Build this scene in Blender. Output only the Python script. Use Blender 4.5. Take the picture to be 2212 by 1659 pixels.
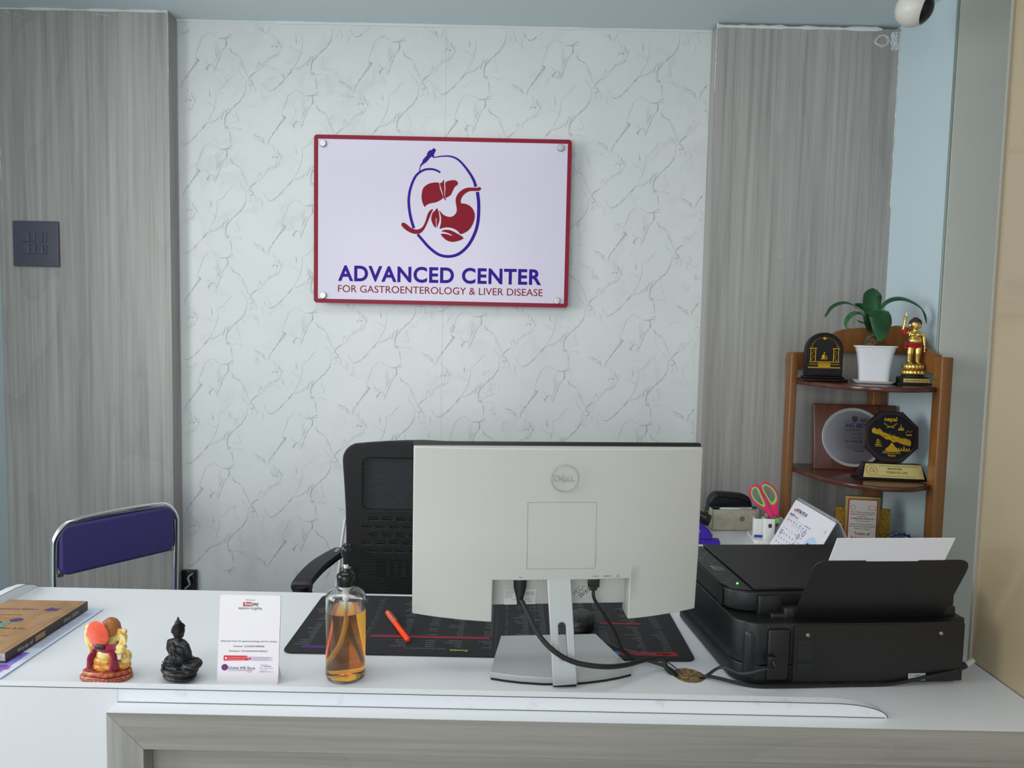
import bpy, bmesh, math, random
import numpy as np
from mathutils import Matrix, Vector
random.seed(4)
PI = math.pi
S = bpy.context.scene
COL = S.collection
for o in list(bpy.data.objects): bpy.data.objects.remove(o)

# ------------------------------------------------------------------ camera
FPX, PITCH, ROLL, CH = 1534.0, math.radians(4.0), math.radians(1.2), 1.41
_F = Vector((0, math.cos(PITCH), -math.sin(PITCH))); _U0 = Vector((0, math.sin(PITCH), math.cos(PITCH))); _R0 = Vector((1, 0, 0))
_R = math.cos(ROLL)*_R0 + math.sin(ROLL)*_U0; _U = -math.sin(ROLL)*_R0 + math.cos(ROLL)*_U0
cam = bpy.data.objects.new('camera', bpy.data.cameras.new('camera')); COL.objects.link(cam)
cam.matrix_world = Matrix(((_R.x, _U.x, -_F.x, 0), (_R.y, _U.y, -_F.y, 0), (_R.z, _U.z, -_F.z, CH), (0, 0, 0, 1)))
cam.data.sensor_width = 36.0; cam.data.lens = 36.0*FPX/2212.0; cam.data.clip_start = 0.02
S.camera = cam
def on_y(px, py, y):                      # world point seen at a photo pixel, at depth y
    d = _F + (px-1106)/FPX*_R - (py-829.5)/FPX*_U
    return Vector((0, 0, CH)) + d*(y/d.y)

# ------------------------------------------------------------------ light
w = bpy.data.worlds.new('daylight'); S.world = w; w.use_nodes = True
bg = w.node_tree.nodes['Background']; bg.inputs[0].default_value = (0.82, 0.91, 1.0, 1); bg.inputs[1].default_value = 0.75
def area(name, loc, target, sx, sy, power, color):
    l = bpy.data.lights.new(name, 'AREA'); l.shape = 'RECTANGLE'; l.size = sx; l.size_y = sy; l.energy = power; l.color = color
    o = bpy.data.objects.new(name, l); COL.objects.link(o); o.location = loc
    o.rotation_euler = (Vector(target)-Vector(loc)).to_track_quat('-Z', 'Y').to_euler(); return o
area('daylight_shopfront', (-1.3, -2.2, 1.75), (-0.3, 2.0, 1.05), 2.6, 2.2, 56, (1.0, 0.98, 0.95))
area('daylight_side_opening', (-3.1, 0.30, 1.75), (0.6, 1.6, 1.15), 2.4, 1.6, 72, (1.0, 0.99, 0.97))
area('ceiling_light', (-0.6, 1.25, 2.52), (-0.6, 1.25, 0), 1.6, 0.8, 9, (1.0, 0.99, 0.96))
S.view_settings.view_transform = 'Standard'; S.view_settings.look = 'None'; S.view_settings.gamma = 1.0
S.view_settings.use_curve_mapping = False; S.view_settings.exposure = 0.13

# ------------------------------------------------------------------ materials
def lin(h):
    h = h.lstrip('#'); c = [int(h[i:i+2], 16)/255 for i in (0, 2, 4)]
    return tuple((x/12.92 if x <= .04045 else ((x+.055)/1.055)**2.4) for x in c) + (1,)
MATS = {}
def mat(name, col, rough=.5, metal=0, coat=0, trans=0, ior=1.5, bump=None, spec=.5, alpha=1, emit=None, var=None):
    if name in MATS: return MATS[name]
    m = bpy.data.materials.new(name); m.use_nodes = True; nt = m.node_tree; b = nt.nodes['Principled BSDF']
    b.inputs['Base Color'].default_value = lin(col); b.inputs['Roughness'].default_value = rough; b.inputs['Metallic'].default_value = metal
    b.inputs['Coat Weight'].default_value = coat; b.inputs['Coat Roughness'].default_value = .05
    b.inputs['Transmission Weight'].default_value = trans; b.inputs['IOR'].default_value = ior
    b.inputs['Specular IOR Level'].default_value = spec; b.inputs['Alpha'].default_value = alpha
    if emit: b.inputs['Emission Color'].default_value = lin(emit[0]); b.inputs['Emission Strength'].default_value = emit[1]
    tc = nt.nodes.new('ShaderNodeTexCoord')
    if bump:
        n = nt.nodes.new('ShaderNodeTexNoise'); n.inputs['Scale'].default_value = bump[0]; n.inputs['Detail'].default_value = 4
        bp = nt.nodes.new('ShaderNodeBump'); bp.inputs['Strength'].default_value = bump[1]; bp.inputs['Distance'].default_value = bump[2] if len(bump) > 2 else .001
        nt.links.new(tc.outputs['Object'], n.inputs['Vector']); nt.links.new(n.outputs['Fac'], bp.inputs['Height']); nt.links.new(bp.outputs['Normal'], b.inputs['Normal'])
    if var:                                # (second colour, scale, threshold low, high)
        n = nt.nodes.new('ShaderNodeTexNoise'); n.inputs['Scale'].default_value = var[1]; n.inputs['Detail'].default_value = 5
        mr = nt.nodes.new('ShaderNodeMapRange'); mr.inputs['From Min'].default_value = var[2]; mr.inputs['From Max'].default_value = var[3]
        mx = nt.nodes.new('ShaderNodeMix'); mx.data_type = 'RGBA'; mx.inputs['A'].default_value = lin(col); mx.inputs['B'].default_value = lin(var[0])
        nt.links.new(tc.outputs['Object'], n.inputs['Vector']); nt.links.new(n.outputs['Fac'], mr.inputs['Value'])
        nt.links.new(mr.outputs['Result'], mx.inputs['Factor']); nt.links.new(mx.outputs['Result'], b.inputs['Base Color'])
    MATS[name] = m; return m
def wood(name, dark, light, axis='Z', fine=55, rough=.45, contrast=1.0, rings=9.0):
    """long streaks along `axis`, cathedral arches, fine pores"""
    m = bpy.data.materials.new(name); m.use_nodes = True; nt = m.node_tree; N = nt.nodes; L = nt.links; b = N['Principled BSDF']; b.inputs['Roughness'].default_value = rough
    tc = N.new('ShaderNodeTexCoord')
    def mapped(sc):
        mp = N.new('ShaderNodeMapping'); mp.inputs['Scale'].default_value = sc; L.new(tc.outputs['Object'], mp.inputs['Vector']); return mp.outputs['Vector']
    def sc(a, l):
        return {'Z': (a, a, l), 'X': (l, a, a), 'Y': (a, l, a)}[axis]
    n1 = N.new('ShaderNodeTexNoise'); n1.inputs['Scale'].default_value = 1; n1.inputs['Detail'].default_value = 6; n1.inputs['Roughness'].default_value = .65; L.new(mapped(sc(fine, 1.2)), n1.inputs['Vector'])
    n2 = N.new('ShaderNodeTexNoise'); n2.inputs['Scale'].default_value = 1; n2.inputs['Detail'].default_value = 2; n2.inputs['Distortion'].default_value = .6; L.new(mapped(sc(3.2, .5)), n2.inputs['Vector'])
    ml = N.new('ShaderNodeMath'); ml.operation = 'MULTIPLY'; ml.inputs[1].default_value = rings; L.new(n2.outputs['Fac'], ml.inputs[0])
    fr = N.new('ShaderNodeMath'); fr.operation = 'FRACT'; L.new(ml.outputs[0], fr.inputs[0])
    pw = N.new('ShaderNodeMath'); pw.operation = 'POWER'; pw.inputs[1].default_value = 5; L.new(fr.outputs[0], pw.inputs[0])
    ad = N.new('ShaderNodeMath'); ad.operation = 'MULTIPLY_ADD'; ad.inputs[1].default_value = -.22*contrast; L.new(pw.outputs[0], ad.inputs[0])
    m2 = N.new('ShaderNodeMapRange'); m2.inputs['From Min'].default_value = .3; m2.inputs['From Max'].default_value = .7; L.new(n1.outputs['Fac'], m2.inputs['Value']); L.new(m2.outputs['Result'], ad.inputs[2])
    n3 = N.new('ShaderNodeTexNoise'); n3.inputs['Scale'].default_value = 1; n3.inputs['Detail'].default_value = 3; L.new(mapped(sc(9, .6)), n3.inputs['Vector'])
    a3 = N.new('ShaderNodeMath'); a3.operation = 'MULTIPLY_ADD'; a3.inputs[1].default_value = .9; a3.inputs[2].default_value = -.45; L.new(n3.outputs['Fac'], a3.inputs[0])
    a4 = N.new('ShaderNodeMath'); a4.operation = 'ADD'; a4.use_clamp = True; L.new(a3.outputs[0], a4.inputs[0]); L.new(ad.outputs[0], a4.inputs[1])
    mx = N.new('ShaderNodeMix'); mx.data_type = 'RGBA'; mx.inputs['A'].default_value = lin(dark); mx.inputs['B'].default_value = lin(light)
    L.new(a4.outputs[0], mx.inputs['Factor']); L.new(mx.outputs['Result'], b.inputs['Base Color'])
    bp = N.new('ShaderNodeBump'); bp.inputs['Strength'].default_value = .15; bp.inputs['Distance'].default_value = .0006; L.new(n1.outputs['Fac'], bp.inputs['Height']); L.new(bp.outputs['Normal'], b.inputs['Normal'])
    MATS[name] = m; return m
def marble(name):
    m = bpy.data.materials.new(name); m.use_nodes = True; nt = m.node_tree; N = nt.nodes; L = nt.links; b = N['Principled BSDF']; b.inputs['Roughness'].default_value = .32
    tc = N.new('ShaderNodeTexCoord')
    rot = N.new('ShaderNodeMapping'); rot.inputs['Rotation'].default_value = (0, math.radians(-38), 0); L.new(tc.outputs['Object'], rot.inputs['Vector'])
    wn = N.new('ShaderNodeTexNoise'); wn.inputs['Scale'].default_value = 11; wn.inputs['Detail'].default_value = 6; wn.inputs['Roughness'].default_value = .62; L.new(tc.outputs['Object'], wn.inputs['Vector'])
    wv = N.new('ShaderNodeVectorMath'); wv.operation = 'MULTIPLY_ADD'; wv.inputs[1].default_value = (.14, .14, .14); L.new(wn.outputs['Color'], wv.inputs[0]); L.new(rot.outputs['Vector'], wv.inputs[2])
    def ridge(scale, stretch, width, seed, dist, detail=7, rough=.62):
        mp = N.new('ShaderNodeMapping'); mp.inputs['Scale'].default_value = (stretch*scale, 1, scale); mp.inputs['Location'].default_value = (seed, seed*2, seed*3); L.new(wv.outputs['Vector'], mp.inputs['Vector'])
        n = N.new('ShaderNodeTexNoise'); n.inputs['Scale'].default_value = 1; n.inputs['Detail'].default_value = detail; n.inputs['Roughness'].default_value = rough; n.inputs['Distortion'].default_value = dist
        L.new(mp.outputs['Vector'], n.inputs['Vector'])
        s = N.new('ShaderNodeMath'); s.operation = 'SUBTRACT'; s.inputs[1].default_value = .5; L.new(n.outputs['Fac'], s.inputs[0])
        a = N.new('ShaderNodeMath'); a.operation = 'ABSOLUTE'; L.new(s.outputs[0], a.inputs[0])
        r = N.new('ShaderNodeMapRange'); r.inputs['From Min'].default_value = 0; r.inputs['From Max'].default_value = width; r.inputs['To Min'].default_value = 1; r.inputs['To Max'].default_value = 0; L.new(a.outputs[0], r.inputs['Value'])
        return r.outputs['Result']
    def mask(scale, seed, lo, hi):
        mp = N.new('ShaderNodeMapping'); mp.inputs['Location'].default_value = (seed, seed, seed); L.new(tc.outputs['Object'], mp.inputs['Vector'])
        n = N.new('ShaderNodeTexNoise'); n.inputs['Scale'].default_value = scale; n.inputs['Detail'].default_value = 3; L.new(mp.outputs['Vector'], n.inputs['Vector'])
        r = N.new('ShaderNodeMapRange'); r.inputs['From Min'].default_value = lo; r.inputs['From Max'].default_value = hi; L.new(n.outputs['Fac'], r.inputs['Value']); return r.outputs['Result']
    def mul(a, c, k=None):
        x = N.new('ShaderNodeMath'); x.operation = 'MULTIPLY'; L.new(a, x.inputs[0])
        if k is None: L.new(c, x.inputs[1])
        else: x.inputs[1].default_value = k
        return x.outputs[0]
    def add(a, c):
        x = N.new('ShaderNodeMath'); x.operation = 'ADD'; x.use_clamp = True; L.new(a, x.inputs[0]); L.new(c, x.inputs[1]); return x.outputs[0]
    v1 = mul(ridge(2.4, 2.2, .010, 3.1, .3, 1.5, .5), mask(8, 1.7, .46, .60)); v1 = mul(v1, None, .95)
    v2 = mul(ridge(7.5, 1.2, .012, 7.7, .5, 2, .5), mask(7, 9.3, .54, .66)); v2 = mul(v2, None, .7)
    v3 = mul(ridge(3.1, 1.4, .035, 13.7, .4, 4, .5), mask(5, 4.2, .45, .65)); v3 = mul(v3, None, .10)
    v4 = mul(ridge(3.4, 1.9, .009, 23.7, .3, 2, .5), mask(9, 14.2, .50, .62)); v4 = mul(v4, None, .8)
    tot = add(mul(v2, None, .45), v3)
    cl = N.new('ShaderNodeTexNoise'); cl.inputs['Scale'].default_value = 4; cl.inputs['Detail'].default_value = 4; L.new(rot.outputs['Vector'], cl.inputs['Vector'])
    base = N.new('ShaderNodeMix'); base.data_type = 'RGBA'; base.inputs['A'].default_value = lin('cdd2d3'); base.inputs['B'].default_value = lin('dde1e0'); L.new(cl.outputs['Fac'], base.inputs['Factor'])
    mx = N.new('ShaderNodeMix'); mx.data_type = 'RGBA'; mx.inputs['B'].default_value = lin('6d716f'); L.new(tot, mx.inputs['Factor']); L.new(base.outputs['Result'], mx.inputs['A']); L.new(mx.outputs['Result'], b.inputs['Base Color'])
    MATS[name] = m; return m
M_WOODV = wood('grey wood laminate vertical', '908e8a', 'b2b0ac', 'Z', contrast=.8, rings=7)
M_WOODH = wood('grey wood laminate horizontal', '87847e', 'a3a099', 'X', fine=60, contrast=.7)
M_MARBLE = marble('marble sheet')
M_BLUE = mat('pale blue wall paint', 'cadde4', .7, bump=(60, .1))
M_CEIL = mat('ceiling paint', 'd9e6ea', .8, bump=(40, .1))
M_GREYW = mat('grey painted wall', 'cfd0c8', .6, bump=(30, .15))
M_TAN = mat('tan back painted glass', 'a59578', .22, coat=.8)
M_FLOOR = mat('floor tile', 'a8a49c', .3)
M_WHITE = mat('white desk laminate', 'dddfe3', .38)
M_WHITE2 = mat('white edging', 'e0e3e8', .4, var=('cdd2d6', 30, .62, .75))
M_CAULK = mat('white caulk', 'd9dee0', .6, bump=(80, .5, .003))
M_BLACK = mat('black plastic', '121214', .42, bump=(1500, .15, .0002))
M_BLACKG = mat('glossy black plastic', '0e0e10', .16)
M_BLACKM = mat('matte black', '17171a', .65)
M_DARK = mat('dark seam', '3c3a38', .7)
M_CHROME = mat('chrome', 'e6e6e8', .08, 1)
M_STEEL = mat('brushed steel', 'b4b6b4', .32, 1)
M_SILVER = mat('silver plastic', 'b9bcba', .38, .35)
M_GREYP = mat('light grey shell plastic', 'c2c2bc', .5, bump=(420, .25, .0006))
M_WHITEP = mat('white plastic', 'e6e6e4', .35)
M_PAPER = mat('white paper', 'e4e3ea', .7)
M_INK = mat('black ink', '26242a', .6)
M_GOLD = mat('gold', 'f6d57c', .3, 1)
M_GOLDR = mat('gold relief', 'c79d2c', .38, .85, bump=(500, .5, .002))
M_RED = mat('red', 'b01528', .4)
M_MAROON = mat('maroon', '8a1632', .35, spec=.2)
M_INDIGO = mat('indigo', '30048c', .4, spec=.15)

# ------------------------------------------------------------------ geometry
def TR(*p): return Matrix.Translation(Vector(p))
def RX(a): return Matrix.Rotation(math.radians(a), 4, 'X')
def RY(a): return Matrix.Rotation(math.radians(a), 4, 'Y')
def RZ(a): return Matrix.Rotation(math.radians(a), 4, 'Z')
FRONT = RX(90)                             # a drawing in XY stands up and faces the camera side (-Y)
def catmull(pts, n=6, closed=False):
    P = [Vector(p) for p in pts]; out = []; k = len(P)
    for i in range(k if closed else k-1):
        if closed: a, b, c, d = P[(i-1) % k], P[i], P[(i+1) % k], P[(i+2) % k]
        else: a, b, c, d = P[max(i-1, 0)], P[i], P[i+1], P[min(i+2, k-1)]
        for j in range(n):
            t = j/n; out.append(.5*((2*b)+(-a+c)*t+(2*a-5*b+4*c-d)*t*t+(-a+3*b-3*c+d)*t**3))
    if not closed: out.append(P[-1])
    return out
def _take(ob):
    COL.objects.link(ob); dg = bpy.context.evaluated_depsgraph_get(); dg.update()
    me = bpy.data.meshes.new_from_object(ob.evaluated_get(dg)); COL.objects.unlink(ob)
    vs = [v.co.copy() for v in me.vertices]; fs = [tuple(p.vertices) for p in me.polygons]
    bpy.data.meshes.remove(me); return vs, fs
def shape(splines, depth=.002, bevel=0.0):
    """filled 2-D outlines (inner outlines cut holes), extruded z 0..depth"""
    c = bpy.data.curves.new('c', 'CURVE'); c.dimensions = '2D'; c.fill_mode = 'BOTH'; c.extrude = max(depth/2-bevel, 0); c.bevel_depth = bevel; c.bevel_resolution = 2
    if bevel: c.offset = -bevel
    for sp in splines:
        s = c.splines.new('POLY'); s.points.add(len(sp)-1)
        for q, p in zip(s.points, sp): q.co = (p[0], p[1], 0, 1)
        s.use_cyclic_u = True
    o = bpy.data.objects.new('c', c); vs, fs = _take(o); bpy.data.objects.remove(o); bpy.data.curves.remove(c)
    return [v+Vector((0, 0, depth/2)) for v in vs], fs
_tc = {}
def text_geo(s, bold, line, align, space):
    k = (s, bold, line, align, space)
    if k in _tc: return _tc[k]
    c = bpy.data.curves.new('t', 'FONT'); c.body = s; c.size = 1; c.offset = bold; c.space_line = line; c.align_x = align; c.space_character = space; c.fill_mode = 'FRONT'; c.resolution_u = 6
    o = bpy.data.objects.new('t', c); _tc[k] = _take(o); bpy.data.objects.remove(o); bpy.data.curves.remove(c); return _tc[k]
def rrect(w, h, r, n=6, x=0, y=0):
    out = []
    for cx, cy, a in ((w/2-r, h/2-r, 0), (-w/2+r, h/2-r, 90), (-w/2+r, -h/2+r, 180), (w/2-r, -h/2+r, 270)):
        for j in range(n+1): t = math.radians(a+90*j/n); out.append((x+cx+r*math.cos(t), y+cy+r*math.sin(t)))
    return out
def oval(rx, ry, n=48, x=0, y=0, a0=0):
    return [(x+rx*math.cos(2*PI*i/n+a0), y+ry*math.sin(2*PI*i/n+a0)) for i in range(n)]
def stroke(pts, widths):
    P = [Vector((p[0], p[1])) for p in pts]; L_, R_ = [], []
    for i, p in enumerate(P):
        t = (P[min(i+1, len(P)-1)]-P[max(i-1, 0)]).normalized(); n = Vector((-t.y, t.x)); ww = widths[i] if hasattr(widths, '__len__') else widths
        L_.append(p+n*ww/2); R_.append(p-n*ww/2)
    return [tuple(q) for q in L_+R_[::-1]]
class M:
    def __init__(s, T=None): s.v = []; s.f = []; s.T = T or Matrix()
    def add(s, vs, fs, T=None):
        A = s.T @ T if T is not None else s.T; k = len(s.v)
        s.v += [A @ Vector(v) for v in vs]; s.f += [tuple(i+k for i in f) for f in fs]; return s
    def box(s, a, b, T=None):
        (x0, y0, z0), (x1, y1, z1) = a, b
        return s.add([(x0,y0,z0),(x1,y0,z0),(x1,y1,z0),(x0,y1,z0),(x0,y0,z1),(x1,y0,z1),(x1,y1,z1),(x0,y1,z1)], [(0,3,2,1),(4,5,6,7),(0,1,5,4),(1,2,6,5),(2,3,7,6),(3,0,4,7)], T)
    def rbox(s, a, b, r=.003, seg=3, T=None):
        bm = bmesh.new(); bmesh.ops.create_cube(bm, size=1)
        for v in bm.verts: v.co = Vector([(a[i]+b[i])/2+v.co[i]*(b[i]-a[i]) for i in range(3)])
        bmesh.ops.bevel(bm, geom=bm.edges[:], offset=r, segments=seg, profile=.5, affect='EDGES')
        bm.verts.index_update(); s.add([v.co for v in bm.verts], [[v.index for v in f.verts] for f in bm.faces], T); bm.free(); return s
    def tube(s, pts, r, n=10, T=None, cap=True):
        P = [Vector(p) for p in pts]; k = len(P); R = r if hasattr(r, '__len__') else [r]*k
        vs = []; t0 = (P[1]-P[0]).normalized(); up = Vector((0, 0, 1)) if abs(t0.z) < .9 else Vector((1, 0, 0)); nrm = t0.cross(up).normalized()
        for i in range(k):
            t = (P[min(i+1, k-1)]-P[max(i-1, 0)]).normalized(); nrm = (nrm-t*nrm.dot(t)).normalized(); bn = t.cross(nrm)
            vs += [P[i]+(nrm*math.cos(2*PI*j/n)+bn*math.sin(2*PI*j/n))*R[i] for j in range(n)]
        fs = [(i*n+j, i*n+(j+1) % n, (i+1)*n+(j+1) % n, (i+1)*n+j) for i in range(k-1) for j in range(n)]
        if cap: fs += [tuple(range(n))[::-1], tuple((k-1)*n+j for j in range(n))]
        return s.add(vs, fs, T)
    def cyl(s, p0, p1, r0, r1=None, n=28, T=None): return s.tube([p0, p1], [r0, r0 if r1 is None else r1], n, T)
    def lathe(s, prof, n=40, T=None, sq=None):
        vs = []
        for r, z in prof:
            for j in range(n):
                a = 2*PI*j/n; q = 1
                if sq: q = 1/((abs(math.cos(a))**sq+abs(math.sin(a))**sq)**(1/sq))
                vs.append((r*q*math.cos(a), r*q*math.sin(a), z))
        k = len(prof); fs = [(i*n+j, i*n+(j+1) % n, (i+1)*n+(j+1) % n, (i+1)*n+j) for i in range(k-1) for j in range(n)]
        if prof[0][0] > 1e-6: fs.append(tuple(range(n))[::-1])
        if prof[-1][0] > 1e-6: fs.append(tuple((k-1)*n+j for j in range(n)))
        return s.add(vs, fs, T)
    def ball(s, c, r, T=None, n=16, m=10, rot=None):
        if not hasattr(r, '__len__'): r = (r, r, r)
        A = TR(*c) @ (rot or Matrix()); A = (T @ A) if T is not None else A
        vs = [(0, 0, r[2])]+[(r[0]*math.sin(PI*i/m)*math.cos(2*PI*j/n), r[1]*math.sin(PI*i/m)*math.sin(2*PI*j/n), r[2]*math.cos(PI*i/m)) for i in range(1, m) for j in range(n)]+[(0, 0, -r[2])]
        fs = [(0, 1+j, 1+(j+1) % n) for j in range(n)]
        fs += [(1+i*n+j, 1+(i+1)*n+j, 1+(i+1)*n+(j+1) % n, 1+i*n+(j+1) % n) for i in range(m-2) for j in range(n)]
        e = len(vs)-1; fs += [(e, 1+(m-2)*n+(j+1) % n, 1+(m-2)*n+j) for j in range(n)]
        return s.add(vs, fs, A)
    def shp(s, splines, depth=.002, T=None, bevel=0): return s.add(*shape(splines, depth, bevel), T)
    def text(s, t, x, y, h, w=None, T=None, bold=0.0, line=1.0, align='LEFT', space=1.0, ext=0.0):
        vs, fs = text_geo(t, bold, line, align, space)
        if not vs: return s
        xs = [v.x for v in vs]; k = h/.7; kx = k
        if w: kx = w/(max(xs)-min(xs))
        x0 = min(xs) if align == 'LEFT' else (0 if align == 'CENTER' else max(xs))
        A = TR(x, y, .0002) @ Matrix.Diagonal((kx, k, 1, 1)) @ TR(-x0, 0, 0)
        return s.add(vs, fs, (T @ A) if T is not None else A)
    def ribbon(s, pts, widths, side=None, thick=.001, fold=.15):
        P = catmull(pts, 5); k = len(P); W = [widths(i/(k-1)) for i in range(k)]; vs = []
        for i, p in enumerate(P):
            t = (P[min(i+1, k-1)]-P[max(i-1, 0)]).normalized(); sd = Vector(side) if side is not None else t.cross(Vector((0, 0, 1)))
            sd = (sd-t*sd.dot(t)).normalized(); nn = sd.cross(t)
            for u in (-1, -.5, 0, .5, 1): vs.append(p+sd*W[i]*u/2+nn*abs(u)*W[i]*fold)
        fs = [(i*5+j, i*5+j+1, (i+1)*5+j+1, (i+1)*5+j) for i in range(k-1) for j in range(4)]
        n0 = len(vs)                      # a second skin gives the blade its thickness
        vs2 = [v+Vector((0, 0, -thick)) for v in vs]
        fs2 = [tuple(q+n0 for q in f[::-1]) for f in fs]
        rim = [(i*5, (i+1)*5, (i+1)*5+n0, i*5+n0) for i in range(k-1)]+[(i*5+4+n0, (i+1)*5+4+n0, (i+1)*5+4, i*5+4) for i in range(k-1)]
        return s.add(vs+vs2, fs+fs2+rim)
    def build(s, name, mt, parent=None, angle=35, bevel=0, blob=None, smooth=True):
        me = bpy.data.meshes.new(name); me.from_pydata([tuple(v) for v in s.v], [], s.f); me.validate()
        o = bpy.data.objects.new(name, me); COL.objects.link(o)
        bm = bmesh.new(); bm.from_mesh(me); bmesh.ops.recalc_face_normals(bm, faces=bm.faces[:]); bm.to_mesh(me); bm.free()
        if blob:
            r = o.modifiers.new('r', 'REMESH'); r.mode = 'VOXEL'; r.voxel_size = blob[0]; r.use_smooth_shade = True
            q = o.modifiers.new('s', 'SMOOTH'); q.factor = .6; q.iterations = blob[1]
            dg = bpy.context.evaluated_depsgraph_get(); dg.update(); m2 = bpy.data.meshes.new_from_object(o.evaluated_get(dg)); o.modifiers.clear(); o.data = m2; m2.name = name; me = m2
            me.polygons.foreach_set('use_smooth', [True]*len(me.polygons))
        else:
            if smooth:
                me.polygons.foreach_set('use_smooth', [True]*len(me.polygons)); me.set_sharp_from_angle(angle=math.radians(angle))
            if bevel:
                b = o.modifiers.new('b', 'BEVEL'); b.width = bevel; b.segments = 2; b.limit_method = 'ANGLE'; b.angle_limit = math.radians(40)
        me.materials.clear(); me.materials.append(mt)
        if parent: o.parent = parent
        return o
def tag(o, label=None, cat=None, group=None, kind=None):
    if label: o['label'] = label
    if cat: o['category'] = cat
    if group: o['group'] = group
    if kind: o['kind'] = kind
    return o
def thing(name, label, cat, loc=(0, 0, 0), rz=0, group=None):
    o = bpy.data.objects.new(name, None); COL.objects.link(o); o.location = loc; o.rotation_euler = (0, 0, math.radians(rz)); o.empty_display_size = .05
    return tag(o, label, cat, group)
def struct(m, name, mt, **k): return tag(m.build(name, mt, **k), kind='structure')

# ================================================================== the room
YB, YP, ZC = 2.70, 2.63, 2.541
struct(M().box((-1.262, YB, 0), (.72, YB+.05, ZC)), 'wall_back', M_MARBLE, smooth=False)
struct(M().box((-1.885, YP, 0), (-1.262, YB+.05, ZC)), 'trim_1', M_WOODV, smooth=False)
struct(M().box((.709, YP, 0), (1.368, YB+.05, ZC-.012)), 'trim_2', M_WOODV, smooth=False)
struct(M().box((-2.05, -2.6, ZC), (3.0, YB+.05, ZC+.05)), 'ceiling', M_CEIL, smooth=False)
struct(M().box((-2.05, -2.6, -.05), (3.0, YB+.05, 0)), 'floor', M_FLOOR, smooth=False)
struct(M().box((-2.0, 1.75, 0), (-1.886, YB, ZC)).box((-2.0, -2.6, 0), (-1.886, .15, ZC)).box((-2.0, .15, 0), (-1.886, 1.75, .9)).box((-2.0, .15, 2.4), (-1.886, 1.75, ZC)), 'wall_left', M_BLUE, smooth=False)
# right: short blue wall, then a grey wall face, then the tan glass partition at the desk's end
struct(M().add([(1.368, 2.63, 0), (1.402, 2.355, 0), (1.60, 2.355, 0), (1.60, 2.75, 0), (1.368, 2.75, 0), (1.368, 2.63, ZC), (1.402, 2.355, ZC), (1.60, 2.355, ZC), (1.60, 2.75, ZC), (1.368, 2.75, ZC)],
     [(0,1,6,5), (1,2,7,6), (2,3,8,7), (3,4,9,8), (4,0,5,9), (0,4,3,2,1), (5,6,7,8,9)]), 'wall_right', M_BLUE, smooth=False)
struct(M().box((1.404, 2.34, 0), (3.0, 2.354, ZC)), 'wall_side', M_GREYW, smooth=False)
struct(M().box((2.95, -2.6, 0), (3.0, 2.34, ZC)), 'wall_far', M_GREYW, smooth=False)
struct(M().box((.958, .35, 0), (.970, 1.42, ZC)), 'window_1', M_TAN, smooth=False)
struct(M().box((.953, 1.4205, .0), (.971, 1.427, ZC)), 'trim_3', mat('partition edge', '9c978a', .4), smooth=False)
struct(M().tube([(1.4, 2.348, .0), (1.4, 2.348, ZC)], .004, 6), 'trim_4', mat('glass edge green', '8d9c94', .3))
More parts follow.
